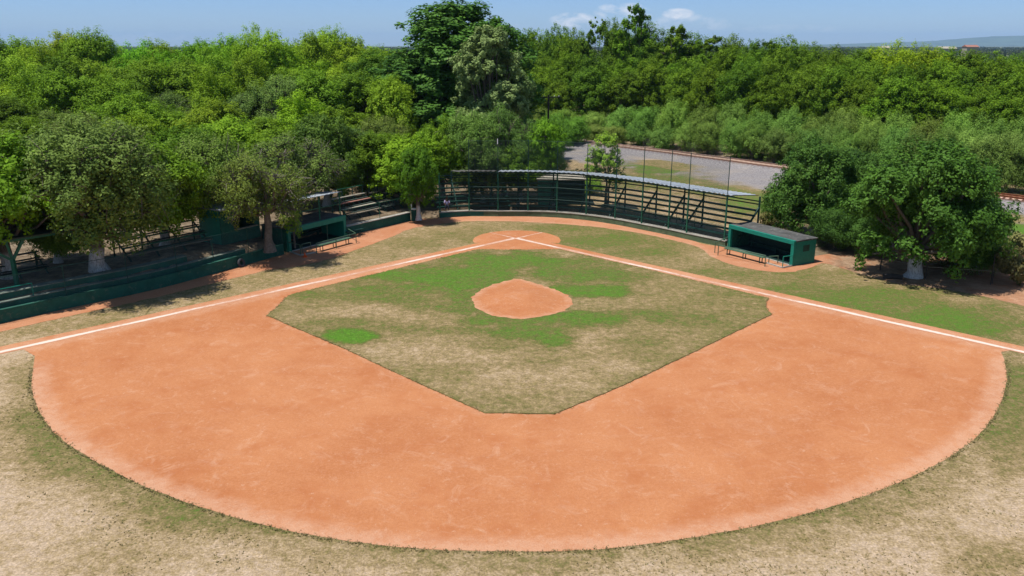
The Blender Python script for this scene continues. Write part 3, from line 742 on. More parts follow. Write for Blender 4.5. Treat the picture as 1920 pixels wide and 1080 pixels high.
# ---- Y-post shelter at the far left
o = empty('shelter', at(32, 534, 1.3), 'dark shelter roof on green Y shaped posts at the far left', 'shelter')
sa = at(32, 534, 1.3).xy; ud = unit(at(0, 607).xy, at(130, 578).xy); vd = Vector((-ud.y, ud.x))
for q, k in ((0, 1), (4.9, 1), (-4.5, 1)):
    b = sa+ud*q; m = MB(); m.beam(V3(b, 1.3), V3(b, 3.0), .22); m.beam(V3(b, 2.9), V3(b-ud*1.5, 4.1), .16); m.beam(V3(b, 2.9), V3(b+ud*.75, 4.1), .16); m.beam(V3(b, 2.9), V3(b-ud*.2, 4.1), .13)
    m.build('column', M['green'], o)
MB().beam(V3(sa-ud*7, 4.2), V3(sa+ud*6.4, 4.2), .2, .18).build('beam', M['green'], o)
q = sa+vd*1.6; MB().box((q.x-ud.x*.3, q.y-ud.y*.3, 4.32), 13.6, 4.2, .08, math.atan2(ud.y, ud.x)).build('roof', M['darkwood'], o)
# ---- generic straight bleachers
def bleacher(a, b, rows, g, label, z0=.45, rise=.42, tread=.65, seatmats=None, group='small wooden bleachers under the left trees', rail=True, nst=4):
    a = Vector(a[:2]); b = Vector(b[:2]); u = (b-a).normalized(); v = Vector((-u.y, u.x)); Ln = (b-a).length
    o = empty('bleacher', V3(a, g), label, 'bleacher', group)
    for r in range(rows):
        z = g+z0+rise*r; q = v*(tread*r+.15)
        MB().beam(V3(a+q, z), V3(b+q, z), .3, .06).build('seat_plank', (seatmats or [M['green']])[r % len(seatmats or [1])], o)
        if r: MB().beam(V3(a+q-v*.35, z-.33), V3(b+q-v*.35, z-.33), .25, .05).build('foot_plank', M['darkwood'], o)
    D = tread*(rows-1)+.35; Ht = g+z0+rise*(rows-1)
    for i in range(nst):
        p = a+u*(.15+(Ln-.3)*i/(nst-1))
        m = MB(); m.beam(V3(p, g), V3(p+v*D, Ht-.05), .07, .12)
        m.build('stringer', M['darkgreen'], o)
        MB().beam(V3(p+v*D, g), V3(p+v*D, Ht+(.75 if rail else 0)), .08).build('post', M['darkgreen'], o)
        for r in range(rows): MB().beam(V3(p+v*(tread*r+.15), g+z0+rise*r-.03), V3(p+v*(tread*r+.15), g+(z0+rise*r-.03)*.35 if r else g), .05).build('strut', M['darkgreen'], o)
    if rail: MB().tube([V3(a+v*D, Ht+.75), V3(b+v*D, Ht+.75)], .035, 6).build('back_rail', M['green'], o)
    return o
bleacher(at(243,492,1.3), at(400,459,1.3), 4, 1.3, 'dark green wooden bleacher beside the large whitewashed trunk', seatmats=[M['wood'], M['green'], M['green'], M['green']])
bleacher(at(655,412,.75), at(716,398,.75), 4, .7, 'bleacher with pale and faded red planks behind the low wall', seatmats=[M['wood'], M['palewood'], M['redwood'], M['palewood']])
bleacher(at(724,396,.7), at(772,385,.7), 4, .65, 'dark shaded bleacher between the red planked bleacher and green bin', seatmats=[M['darkwood'], M['wood']], rise=.38)
bleacher(at(-70,545,1.3), at(95,512,1.3), 3, 1.3, 'dark shaded bleacher under the far left shelter', seatmats=[M['darkwood']], rail=False)
# picnic tables
def ptable(px, py, rz, label, mat):
    p = at(px, py, .7); g = tz(p.x, p.y)
    o = empty('picnic_table', (p.x, p.y, g), label, 'table', 'picnic tables under the left trees')
    c, s_ = math.cos(rz), math.sin(rz); T = lambda a, b, z: (p.x+a*c-b*s_, p.y+a*s_+b*c, g+z)
    MB().beam(T(-1.1, 0, .74), T(1.1, 0, .74), .75, .05).build('table_top', mat, o)
    for k in (-1, 1): MB().beam(T(-1.1, k*.75, .44), T(1.1, k*.75, .44), .26, .05).build('seat', mat, o)
    for k in (-1, 1): MB().beam(T(k*.8, -.7, 0), T(k*.8, .3, .71), .07).beam(T(k*.8, .7, 0), T(k*.8, -.3, .71), .07).build('leg', M['darkgreen'], o)
ptable(708, 366, .4, 'pale topped picnic table in dappled shade behind the red planked bleacher', M['palewood'])
ptable(730, 359, .3, 'smaller looking picnic table farther back near the left trunks', M['palewood'])
# ---- knee wall + backstop + grandstand
KP = [(782,409),(825,409),(880,405.5),(934,406),(990,406),(1044,408),(1099,413),(1153,421),(1204,431),(1253,441),(1288,449),(1359,464)]
kw = catmull([Vector(at(*p).xy) for p in KP[1:]], 1.2)
o = empty('knee_wall', V3(kw[0], 0), 'low curved concrete wall below the backstop netting', 'wall')
k1 = int(len(kw)*.22)
ext_wall(MB(), kw[:k1], 0, .3, -.1, .5).build('wall_panel', M['wallgreen'], o)
ext_wall(MB(), kw[k1-1:], 0, .3, -.1, .5).build('wall_panel', M['olivewall'], o)
ext_wall(MB(), kw, -.04, .5, .5, .56).build('coping', M['concrete'], o)
PX = [787, 824.7, 879.5, 934.4, 989.7, 1044, 1099.5, 1153, 1203.6, 1253, 1288, 1358.5]
def on_wall(px):
    best = None
    for i in range(len(kw)-1):
        q = kw[i].lerp(kw[i+1], .5); x = proj(np.array([[q.x, q.y, .5]]))[0][0]
        if best is None or abs(x-px) < best[0]: best = (abs(x-px), i)
    i = best[1]; a, b = kw[i], kw[i+1]; bb_ = min((abs(proj(np.array([[a.lerp(b, t_).x, a.lerp(b, t_).y, .5]]))[0][0]-px), t_) for t_ in np.linspace(-.6, 1.6, 45))
    return a.lerp(b, bb_[1])
FP = [on_wall(x)+Vector((0, .15)) for x in PX]
FP[0] = Vector(at(787, 411).xy)
bs = empty('backstop', V3(FP[3], .56), 'tall curved backstop of dark netting on slim green posts behind home plate', 'backstop')
TOPZ = 7.4
for i, p in enumerate(FP):
    tz_ = TOPZ if 1 < i else 4.4
    MB().tube([V3(p, 0.5 if i else 0), V3(p, 4.3)], .075, 8).build('post', M['green'], bs)
    if tz_ > 5:
        MB().tube([V3(p, 4.3), V3(p, tz_)], .035, 6).build('post_extension', M['darkgreen'], bs)
M['net2'] = net_mat('fine_netting', (.012,.03,.028), .06, .12)
net_obj('net', [p-Vector((0, .1)) for p in FP[2:6]], .58, 7.3, M['net2'], bs); net_obj('net', [p-Vector((0, .1)) for p in FP[5:]], .58, 7.3, M['net'], bs)
net_obj('net', [p-Vector((0, .1)) for p in FP[:3]], .4, 4.3, M['net'], bs)
for z in (2.9, 1.75): MB().tube([V3(p, z)-Vector((0, .1, 0)) for p in FP], .022, 5).build('cross_cable', M['darkgreen'], bs)
MB().tube([V3(p, 7.3)-Vector((0, .1, 0)) for p in FP[2:]], .012, 5).build('top_cable', M['darkgreen'], bs)
MB().tube([V3(FP[3], 7.0)-Vector((.02, .14, 0)), V3(FP[3], 7.5)-Vector((.02, .14, 0))], .045, 6).build('white_tip', M['white'], bs)
# grandstand
FPc = catmull(FP[1:]+[FP[-1]+(FP[-1]-FP[-2]).normalized()*.9], .8)
def soff(o_): 
    P = poly_off(FPc, o_); return P
gs = empty('grandstand', V3(FP[6], .3), 'long curved open grandstand with plank seats under a corrugated roof behind the backstop', 'grandstand')
def s_at(i, frac=0.):   # point along front line near post index i
    a = FP[min(i, len(FP)-1)]; b = FP[min(i+1, len(FP)-1)]; return a.lerp(b, frac)
def near_idx(p): return min(range(len(FPc)), key=lambda k: (FPc[k]-p).length)
for r in range(6):
    P_ = soff(.95+.46*r); z = .85+.38*r; m = MB()
    P_ = P_[:]
    for a, b in zip(P_[:-1], P_[1:]): m.beam(V3(a, z), V3(b, z), .28, .13)
    m.build('seat_plank', M['darkgreen'], gs)
for z, o_ in ((3.25, 3.5), (3.5, 3.5)):
    MB().tube([V3(p, z) for p in soff(o_)], .055, 5).build('hand_rail', M['darkgreen'], gs)
for i in range(1, len(FP)-1):
    fr = .55 if i < 10 else .95
    p = s_at(i, fr); k = near_idx(p); fo, bo = soff(.55)[k], soff(3.35)[k]
    if i == 10: k = len(FPc)-1; fo, bo = soff(.55)[k], soff(3.35)[k]
    MB().beam(V3(bo, tz(bo.x, bo.y)-.05), V3(bo, 3.93), .13).build('back_post', M['darkgreen'], gs)
    MB().box((bo.x, bo.y, tz(bo.x, bo.y)-.02), .35, .35, .28).build('post_footing', M['concrete'], gs)
    MB().beam(V3(fo, .35), V3(bo, 3.0), .10, .16).build('stringer', M['darkgreen'], gs)
    for r in (1, 3, 5):
        q = soff(.95+.46*r)[k]; MB().beam(V3(q, tz(q.x, q.y)), V3(q, .82+.38*r), .045).build('strut', M['darkgreen'], gs)
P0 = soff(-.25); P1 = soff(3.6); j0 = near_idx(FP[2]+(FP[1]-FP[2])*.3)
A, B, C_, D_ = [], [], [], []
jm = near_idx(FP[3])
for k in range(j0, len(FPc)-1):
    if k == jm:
        m = MB(); m.strip(A, B); m.strip(C_, D_); m.strip(A, C_); m.strip(B, D_); m.build('roof', M['roofdark'], gs); A, B, C_, D_ = [], [], [], []  # tree shade on this roof section is put into the darker roof material
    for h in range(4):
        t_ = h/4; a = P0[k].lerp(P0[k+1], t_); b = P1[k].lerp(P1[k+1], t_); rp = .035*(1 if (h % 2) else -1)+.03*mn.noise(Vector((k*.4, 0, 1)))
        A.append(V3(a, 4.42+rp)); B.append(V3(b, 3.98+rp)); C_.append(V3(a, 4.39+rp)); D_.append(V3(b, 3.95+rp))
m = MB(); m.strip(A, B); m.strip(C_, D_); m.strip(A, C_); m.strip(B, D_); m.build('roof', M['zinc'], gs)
MB_ = MB()
for a, b in zip(P0[j0:-1], P0[j0+1:]): MB_.beam(V3(a, 4.28)+Vector((0, .2, 0)), V3(b, 4.28)+Vector((0, .2, 0)), .08, .12)
MB_.build('roof_beam', M['darkgreen'], gs)
# kiosk behind the stand
def boxobj(root, x0, x1, y0, y1, z0, z1, mat, nm): return MB().box(((x0+x1)/2, (y0+y1)/2, z0), x1-x0, y1-y0, z1-z0).build(nm, mat, root, bevel=.01)
kY = 82.3; kz = tz(2, kY+1); x0, xm, x1 = xat(1009, kY, kz), xat(1046, kY, kz), xat(1096, kY, kz)
o = empty('kiosk', (x0, kY, kz), 'flat roofed green plank kiosk behind the grandstand, right half dark', 'kiosk')
for k in range(6): boxobj(o, x0, xm, kY, kY+.1, kz+.42*k, kz+.42*k+.40, M['kiosk'], 'wall_plank')
boxobj(o, xm+.02, x1, kY+.003, kY+.1, kz, kz+.9, M['darkgreen'], 'counter_panel'); boxobj(o, xm+.02, x1, kY+.35, kY+.4, kz+.9, kz+2.5, M['inner'], 'opening_shade')  # dark panel in the opening stands in for the shade inside
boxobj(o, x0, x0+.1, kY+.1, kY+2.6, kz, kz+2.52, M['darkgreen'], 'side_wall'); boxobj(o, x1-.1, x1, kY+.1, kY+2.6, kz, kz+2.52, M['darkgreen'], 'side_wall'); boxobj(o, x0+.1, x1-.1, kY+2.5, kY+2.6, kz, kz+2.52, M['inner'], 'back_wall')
boxobj(o, x0-.15, x1+.15, kY-.3, kY+2.9, kz+2.53, kz+2.64, M['palewood'], 'roof')
# teal tank
tY = 93.; zt = tz(xat(1032, tY), tY); tx = xat(1032, tY, zt+1.5); ztank = ztop(336, tY)
o = empty('water_tank', (tx, tY, zt), 'teal water tank on a stand behind the kiosk', 'tank')
MB().tube([(tx, tY, ztank-.1), (tx, tY, ztank+.1), (tx, tY, ztank+.35), (tx, tY, ztank+1.1), (tx, tY, ztank+1.2)], [.15, .5, .62, .62, .4], 14).build('tank_body', simple('pale_teal_tank', (.12,.30,.26), .7, .2, 2), o, True)
for a, b in ((-.4, -.4), (.4, -.4), (.4, .4), (-.4, .4)): MB().beam((tx+a, tY+b, zt), (tx+a*.8, tY+b*.8, ztank+.3), .08).build('leg', M['darkwood'], o)
# ---- tyre
p = at(449, 500); rt = .34; o_mb = []
du = unit(at(435, 504).xy, at(540, 474).xy); bm = bmesh.new()
NT_, nt2 = 24, 8; V, Fc = [], []
for i in range(NT_):
    a = 2*math.pi*i/NT_
    for k in range(nt2):
        b = 2*math.pi*k/nt2; rr = rt-.10+.10*math.cos(b); V.append((rr*math.cos(a), .09*math.sin(b), rt+rr*math.sin(a)))
for i in range(NT_):
    for k in range(nt2): Fc.append((i*nt2+k, ((i+1) % NT_)*nt2+k, ((i+1) % NT_)*nt2+(k+1) % nt2, i*nt2+(k+1) % nt2))
me = mesh_np('tyre', V, Fc, M['rubber'], smooth=True); ty = bpy.data.objects.new('tyre', me); C.objects.link(ty)
ty.location = (p.x+du.y*.34, p.y-du.x*.34, .01); ty.rotation_euler = (-.28, 0, math.atan2(du.y, du.x)); tag(ty, 'old grey tyre leaning against the green left field wall', 'tyre')
# ---- cone
p = at(572, 482)
o = empty('traffic_cone', p, 'small orange cone on the dirt in front of the left dugout', 'cone')
MB().tube([(p.x, p.y, .03), (p.x, p.y, .36)], [.13, .03], 12).build('cone_body', M['orange'], o, True); MB().box((p.x, p.y, .011), .36, .36, .03, .4).build('base', M['orange'], o)
# ---- white pipe by the tree
p = at(773, 411); tag(MB().tube([(p.x-.1, p.y+.5, .5), (p.x-.1, p.y+.5, 2.6)], .05, 8).build('pipe', M['white'], origin=Vector((p.x, p.y, .5))), 'thin white upright pipe behind the green bin', 'pipe')
# ---- log + rail fence on the right
a = at(1655, 522); b = at(1692, 524); tag(MB().tube([V3(a, .17), V3(a.lerp(b, .5), .19), V3(b, .15)], [.19, .2, .17], 10).build('log', M['polewood'], origin=Vector((a.x, a.y, 0))), 'fallen dark log on the ground under the large right tree', 'log')
def wire_fence(pts, h, label, mat, n=1, postmat=M['polewood']):
    pts = [V3(p, tz(p[0], p[1])) for p in pts]
    o = empty('wire_fence', pts[0], label, 'fence')
    for p in pts: MB().tube([p, p+Vector((0, 0, h+.1))], .035, 6).build('post', postmat, o)
    for k in range(n): MB().tube([p+Vector((0, 0, h*(k+1)/n)) for p in pts], .022, 5).build('wire', mat, o)
wire_fence([at(1650,507), at(1735,523), at(1860,532)], .9, 'thin low pole fence behind the large right trunk', M['wood'], 1)
wire_fence([at(1857,534), at(1858,500), at(1885,512)], 1.8, 'grey wire fence posts at the right edge by the weeds', M['bark_g'], 3)
p = at(1888,508, .0); q = at(1990, 522, .0); tag(MB().tube([V3(p, .75), V3(q, .75)], .04, 6).beam(V3(p, 0), V3(p, .75), .05).beam(V3(q, 0), V3(q, .75), .05).build('barrier', M['yellow'], origin=Vector((p.x, p.y, 0))), 'yellow bar across the weeds at the right edge', 'barrier')
# ---- railway
RA = Vector((ra[0], ra[1])); RD_ = Vector((rd[0], rd[1])); RN = Vector((rn[0], rn[1]))
rs0, rs1 = -24., 92.
def rp(s, n, z): q = RA+RD_*s+RN*n; return (q.x, q.y, z)
o = empty('railway_track', rp(0, 0, .35), 'single rusty railway track on pale sleepers crossing behind the grandstand', 'railway track')
for k in (-.72, .72):
    m = MB(); m.beam(rp(rs0, k, .80), rp(rs1, k, .80), .09, .05); m.beam(rp(rs0, k, .71), rp(rs1, k, .71), .03, .13); m.beam(rp(rs0, k, .63), rp(rs1, k, .63), .16, .03); m.build('rail', M['rust'], o)
smb = MB().box((0, 0, -.1), .34, 2.4, .2); s0 = smb.build('sleeper', M['sleeper'], o); ang = math.atan2(rd[1], rd[0]); s0.matrix_parent_inverse = Matrix.Identity(4)
rest = MB(); vis = []
s = rs0
while s < rs1:
    q = rp(s, 0, .52); x_ = proj(np.array([q]))[0][0]
    if 1045 < x_ < 1460 or 1875 < x_ < 1935: vis.append(q)
    else: rest.box((q[0], q[1], .44), .26, 2.6, .18, ang)
    s += .62
for i, q in enumerate(vis[:100]):
    c = s0 if i == 0 else s0.copy()
    if i: C.objects.link(c)
    c.parent = o; c.location = Vector(q)-o.location; c.rotation_euler = (0, 0, ang)
for q in vis[100:]: rest.box((q[0], q[1], .44), .26, 2.6, .18, ang)
rr_ = rest.build('sleeper', M['sleeper'], o); rr_['kind'] = 'stuff'
# fence along the far side of the railway
mpts = [Vector(rp(s_, -5.2, 0)[:2]) for s_ in np.arange(14, 34, 2.5)]
o = empty('mesh_fence', V3(mpts[0], 0), 'grey chain link fence in front of the scrub beyond the railway', 'fence')
net_obj('chain_link', mpts, .0, 1.9, M['chaingrey'], o)
for p in mpts: MB().tube([V3(p, 0), V3(p, 2.)], .04, 6).build('post', M['bark_g'], o)
# ---- utility pole
uY = 118.; ux = xat(1028, uY, 6); zt_ = ztop(178, uY)
o = empty('utility_pole', (ux, uY, 0), 'dark wooden utility pole with a crossarm in front of the railway wood', 'utility pole')
MB().tube([(ux, uY, 0), (ux, uY, zt_)], [.17, .12], 8).build('pole', M['polewood'], o)
zc_ = ztop(183, uY); MB().beam((ux-1.45, uY-.1, zc_), (ux+1.65, uY-.1, zc_+.1), .14, .16).build('crossarm', M['polewood'], o)
for k in (-1.3, -.7, .8, 1.45): MB().tube([(ux+k, uY-.1, zc_+.1), (ux+k, uY-.1, zc_+.32)], [.06, .04], 6).build('insulator', M['white'], o)
MB().beam((ux-.8, uY-.12, zc_-.05), (ux, uY-.15, zc_-.9), .06).beam((ux+.8, uY-.12, zc_-.05), (ux, uY-.15, zc_-.9), .06).build('brace', M['polewood'], o)
# ---- person seated behind the net
def person():
    px_ = at(850, 397, .9); q = Vector((px_.x, px_.y)); k = near_idx(q); b = soff(1.0)[k]
    g = .55; root = empty('person', (b.x, b.y, g), 'person in a lavender shirt and dark trousers sitting in the shade behind the backstop', 'person')
    def skin(name, pts, edges, rads, mat, parent):
        me = bpy.data.meshes.new(name); me.from_pydata(pts, edges, []); me.materials.append(mat)
        o = bpy.data.objects.new(name, me); C.objects.link(o); o.parent = parent
        md = o.modifiers.new('Skin', 'SKIN'); sv = me.skin_vertices[0].data if me.skin_vertices else None
        if sv is None:
            bpy.context.view_layer.objects.active = o; me.skin_vertices_layer_add if False else None
        for i, r_ in enumerate(rads): me.skin_vertices[0].data[i].radius = (r_, r_*.9)
        me.skin_vertices[0].data[0].use_root = True
        o.modifiers.new('Sub', 'SUBSURF').levels = 1; o.modifiers['Sub'].render_levels = 2; return o
    Hh_ = .45
    P = [(0,0,Hh_),(0,.0,Hh_+.25),(0,-.02,Hh_+.48),(0,-.04,Hh_+.60),(0,-.06,Hh_+.72),(0,-.08,Hh_+.80),
         (.19,-.02,Hh_+.46),(.26,-.12,Hh_+.22),(.16,-.34,Hh_+.12),(.12,-.42,Hh_+.10),(-.19,-.02,Hh_+.46),(-.26,-.12,Hh_+.22),(-.16,-.34,Hh_+.12),(-.12,-.42,Hh_+.10),
         (.10,-.03,Hh_),(.14,-.42,Hh_+.02),(.14,-.46,.06),(.15,-.60,.04),(-.10,-.03,Hh_),(-.14,-.42,Hh_+.02),(-.14,-.46,.06),(-.15,-.60,.04)]
    E = [(0,1),(1,2),(2,3),(3,4),(4,5),(2,6),(6,7),(7,8),(8,9),(2,10),(10,11),(11,12),(12,13),(0,14),(14,15),(15,16),(16,17),(0,18),(18,19),(19,20),(20,21)]
    rad = [.13,.12,.14,.055,.10,.085,.06,.045,.035,.035,.06,.045,.035,.035,.09,.065,.045,.035,.09,.065,.045,.035]
    body = skin('body', P, E, rad, M['skin'], root)
    skin('shirt', [P[0],P[1],P[2],P[6],P[7],P[10],P[11]], [(0,1),(1,2),(2,3),(3,4),(2,5),(5,6)], [.155,.145,.165,.08,.065,.08,.065], M['shirt'], root)
    skin('trousers', [P[0],P[14],P[15],P[16],P[18],P[19],P[20]], [(0,1),(1,2),(2,3),(0,4),(4,5),(5,6)], [.14,.105,.085,.065,.105,.085,.065], M['trousers'], root)
    bm = bmesh.new(); bmesh.ops.create_uvsphere(bm, u_segments=14, v_segments=8, radius=.115)
    for v in list(bm.verts):
        if v.co.z < -.03 and v.co.y < .02: v.co *= .6
    me = bpy.data.meshes.new('hair'); bm.to_mesh(me); bm.free(); me.materials.append(M['hair']); h = bpy.data.objects.new('hair', me); C.objects.link(h); h.parent = root; h.location = (0,-.05,Hh_+.79)
    root.rotation_euler = (0, 0, .1)
person()
SKYTINT=(.85,.95,1.1); EXPO=.5
# ================================================================== trees
def tube_np(Vl, Ql, pts, rad, n):
    pts = np.asarray(pts, float); b = sum(len(v) for v in Vl); m = len(pts)
    d = np.gradient(pts, axis=0) if m > 2 else np.repeat([pts[-1]-pts[0]], m, 0); d /= np.linalg.norm(d, axis=1)[:, None]+1e-9
    ref = np.array([0.3, .1, 1.]) if abs(d[0][2]) < .8 else np.array([1., .2, 0])
    r = np.cross(d, ref); r /= np.linalg.norm(r, axis=1)[:, None]+1e-9; u = np.cross(r, d)
    a = np.arange(n)*2*np.pi/n
    V = pts[:, None, :]+(r[:, None, :]*np.cos(a)[None, :, None]+u[:, None, :]*np.sin(a)[None, :, None])*np.asarray(rad)[:, None, None]
    Vl.append(V.reshape(-1, 3)); i, k = np.meshgrid(np.arange(m-1), np.arange(n), indexing='ij'); i = i.ravel(); k = k.ravel()
    Ql.append(np.stack([b+i*n+k, b+i*n+(k+1) % n, b+(i+1)*n+(k+1) % n, b+(i+1)*n+k], 1))
def make_proto(name, seed, R_, H, z0, nlobe, ncl, nleaf, ls, lr=.42, leafmat='l_wood', bark='bark', tr=.22, twigs=0, up=.35, tuft=.5, shape='round', multi=1, lean=0., spread=.75):
    rng = np.random.default_rng(seed)
    zc = z0+(H-z0)*.5; rz = (H-z0)*.5
    lobes = []
    tries = 0
    while len(lobes) < nlobe and tries < 2000:
        tries += 1
        lr_ = R_*lr*rng.uniform(.7, 1.25); tt = rng.random(); prof = max((1-abs(2*tt-1)**3)**.5, .62 if tt < .5 else 0)*(1.02-.3*tt)
        rad_ = prof*(R_-.7*lr_)*rng.uniform(.2, 1)**.5; a_ = rng.uniform(0, 6.283)
        p = np.array([math.cos(a_)*rad_, math.sin(a_)*rad_, z0+.6*lr_+tt*(H-z0-1.55*lr_)])
        if all(np.linalg.norm(p-q)>.55*min(lr_, r2) for q, r2 in lobes): lobes.append((p, lr_))
    p0 = np.array([lean, 0, 0])
    for l in range(len(lobes)): lobes[l] = (lobes[l][0]+p0*1., lobes[l][1])
    cl, cr, cd, cv = [], [], [], []
    for p, r in lobes:
        k = max(4, int(ncl*(r/(R_*lr))**2)); d = rng.normal(size=(k, 3)); d[:, 2] += .45; d /= np.linalg.norm(d, axis=1)[:, None]
        rr_ = r*rng.uniform(.35, 1.18, (k, 1)); sc = np.array([1, 1, min(1., rz/R_*1.1)])
        cl.append(p+d*rr_*sc); cr.append(r*rng.uniform(.12, .32, k)*(1 if ncl < 40 else .8)); cd.append(d); cv.append(np.clip(rng.normal(.5, .22, k)+rng.normal(0, .12), 0, 1))
    cl = np.vstack(cl); cr = np.concatenate(cr); cd = np.vstack(cd); cv = np.concatenate(cv)
    keep = cl[:, 2] > z0*.8; cl, cr, cd, cv = cl[keep], cr[keep], cd[keep], cv[keep]
    pr = cr**1.6; pr /= pr.sum(); ci = rng.choice(len(cl), nleaf, p=pr)
    g = rng.normal(size=(nleaf, 3)); gl = np.linalg.norm(g, axis=1)[:, None]; g /= gl; gl = np.minimum(gl, 2.4)
    pos = cl[ci]+g*(cr[ci][:, None]*(.35+.40*gl))*np.array([.95, .95, 1.])
    out = pos-np.array([lean, 0, zc-rz*.3]); out /= np.linalg.norm(out, axis=1)[:, None]+1e-9
    nrm = cd[ci]*.45+out*.35+g*tuft+rng.normal(size=(nleaf, 3))*.42; nrm[:, 2] += up; nrm /= np.linalg.norm(nrm, axis=1)[:, None]
    t1 = np.cross(nrm, rng.normal(size=(nleaf, 3))); t1 /= np.linalg.norm(t1, axis=1)[:, None]+1e-9; t2 = np.cross(nrm, t1)
    L_ = ls*rng.uniform(.6, 1.35, (nleaf, 1)); W_ = L_*.55
    V = np.empty((nleaf, 4, 3)); V[:, 0] = pos-t1*L_/2; V[:, 1] = pos-t2*W_/2+nrm*.08*L_; V[:, 2] = pos+t1*L_/2; V[:, 3] = pos+t2*W_/2+nrm*.08*L_
    v = np.clip(cv[ci]*.65+rng.random(nleaf)*.45-.05, 0, 1)
    crown = mesh_np(name+'_crown', V.reshape(-1, 3), np.arange(4*nleaf).reshape(-1, 4), M[leafmat], None, False, {'v': v})
    Vl, Ql = [], []
    for mi in range(multi):
        ox = rng.uniform(-.35, .35) if multi > 1 else 0; oy = rng.uniform(-.3, .3) if multi > 1 else 0
        fork = np.array([ox*2+lean*.6, oy*2, z0+.25*(zc-z0)])
        base = np.array([ox, oy, -.25])
        P = [base+(fork-base)*s_+np.array([mn.noise(Vector((s_*2, seed, mi)))*.25, mn.noise(Vector((s_*2, seed+5, mi)))*.25, 0])*min(1, s_*2) for s_ in np.linspace(0, 1, 8)]
        tube_np(Vl, Ql, P, [tr*(1.55 if i == 0 else 1.2 if i == 1 else 1.-.05*i) for i in range(8)], 9)
        top = P[-1]
        for j, (p, r) in enumerate(lobes):
            if multi > 1 and j % multi != mi: continue
            mid = (top+p)/2+rng.normal(size=3)*R_*.06+np.array([0, 0, -.05*R_])
            q = [top+(mid-top)*.0, top*.5+mid*.5, mid, mid*.45+p*.55, p]
            r0 = tr*rng.uniform(.32, .5); tube_np(Vl, Ql, q, [r0, r0*.8, r0*.62, r0*.45, r0*.3], 5)
    if twigs:
        sel = rng.choice(len(cl), min(twigs, len(cl)*4))
        for c in sel:
            c_ = cl[c]; lob = min(lobes, key=lambda l: np.linalg.norm(l[0]-c_))[0]
            e = c_+rng.normal(size=3)*cr[c]*.9; md = (lob+e)/2+rng.normal(size=3)*.2
            tube_np(Vl, Ql, [lob, md, e+(e-md)*.15], [.045, .03, .012], 3)
    trunk = mesh_np(name+'_trunk', np.vstack(Vl), np.vstack(Ql), M[bark], smooth=True)
    return dict(crown=crown, trunk=trunk, R=R_, H=H)
PR = {}
def P_(key, n, **k):
    PR[key] = [make_proto(key+str(i), sum(map(ord, key))+i*17, **k) for i in range(n)]
P_('lime', 3, R_=5, H=13, z0=1.4, nlobe=20, ncl=60, nleaf=44000, ls=.25, lr=.46, leafmat='l_lime', up=.5, spread=.85)
P_('wood', 4, R_=5, H=15, z0=1.4, nlobe=20, ncl=52, nleaf=44000, ls=.26, lr=.45, leafmat='l_wood', spread=.85)
P_('scrub', 3, R_=4, H=6.5, z0=.3, nlobe=18, ncl=34, nleaf=28000, ls=.17, lr=.42, leafmat='l_scrub', up=.5, multi=3, tr=.10, spread=.8)
P_('dark', 3, R_=5, H=9, z0=.75, nlobe=44, ncl=30, nleaf=60000, ls=.21, lr=.28, leafmat='l_dark', bark='bark_w', tr=.5, spread=.88)
P_('olive', 3, R_=5, H=9.5, z0=1.5, nlobe=40, ncl=26, nleaf=46000, ls=.17, lr=.30, leafmat='l_olive', bark='bark_w', tr=.42, twigs=420, spread=.85)
P_('front', 3, R_=4, H=8, z0=1.5, nlobe=34, ncl=26, nleaf=36000, ls=.20, lr=.31, leafmat='l_lime', bark='bark_w', tr=.36, twigs=80, spread=.85)
P_('dry', 2, R_=4, H=8, z0=2.0, nlobe=28, ncl=26, nleaf=26000, ls=.15, lr=.32, leafmat='l_olive', bark='bark_g', tr=.34, twigs=900, spread=.85)
P_('tall', 2, R_=6, H=21, z0=2.0, nlobe=60, ncl=24, nleaf=60000, ls=.36, lr=.29, leafmat='l_dark', tr=.5, spread=.88)
P_('silver', 2, R_=5, H=17, z0=2.0, nlobe=44, ncl=20, nleaf=36000, ls=.34, lr=.28, leafmat='l_silver', tr=.4, spread=.85)
P_('airy', 2, R_=5, H=17, z0=2.5, nlobe=16, ncl=12, nleaf=11000, ls=.34, lr=.26, leafmat='l_wood', tr=.3, twigs=60, spread=.95)
P_('thin', 1, R_=1.9, H=7, z0=1.8, nlobe=16, ncl=14, nleaf=8500, ls=.15, lr=.36, leafmat='l_scrub', bark='bark_g', tr=.09, twigs=120, multi=3, spread=.9)
P_('weed', 2, R_=1.2, H=1.9, z0=.0, nlobe=12, ncl=12, nleaf=7000, ls=.14, lr=.45, leafmat='l_weed', multi=3, tr=.02, up=.2)
rt_ = random.Random(5)
def place(key, x, y, zg, H, R_, label, cat='tree', group=None, tint=(1,1,1), rot=None, idx=None, name=None, lean=0, parts=True):
    pr = PR[key][idx if idx is not None else rt_.randrange(len(PR[key]))]
    o = empty(name or ('shrub' if key in ('scrub', 'weed') else 'tree'), (x, y, zg), label, cat, group, rot if rot is not None else rt_.uniform(0, 6.28))
    o.scale = (R_/pr['R'], R_/pr['R'], H/pr['H'])
    for nm in ('trunk', 'crown'):
        if nm == 'trunk' and key == 'weed': continue
        c = bpy.data.objects.new(nm, pr[nm]); C.objects.link(c); c.parent = o; c.color = (*tint, 1)
    return o
ORD = ['leftmost', 'second from left', 'third from left', 'fourth from left', 'fifth from left', 'sixth from left', 'seventh from left', 'eighth from left', 'ninth from left', 'tenth from left',
       'eleventh from left', 'twelfth from left', 'thirteenth from left', 'fourteenth from left', 'fifteenth from left', 'sixteenth from left', 'seventeenth from left', 'eighteenth from left', 'nineteenth from left',
       'twentieth from left', '21st from left', '22nd from left', '23rd from left', '24th from left', '25th from left', '26th from left', '27th from left', '28th from left', 'rightmost']
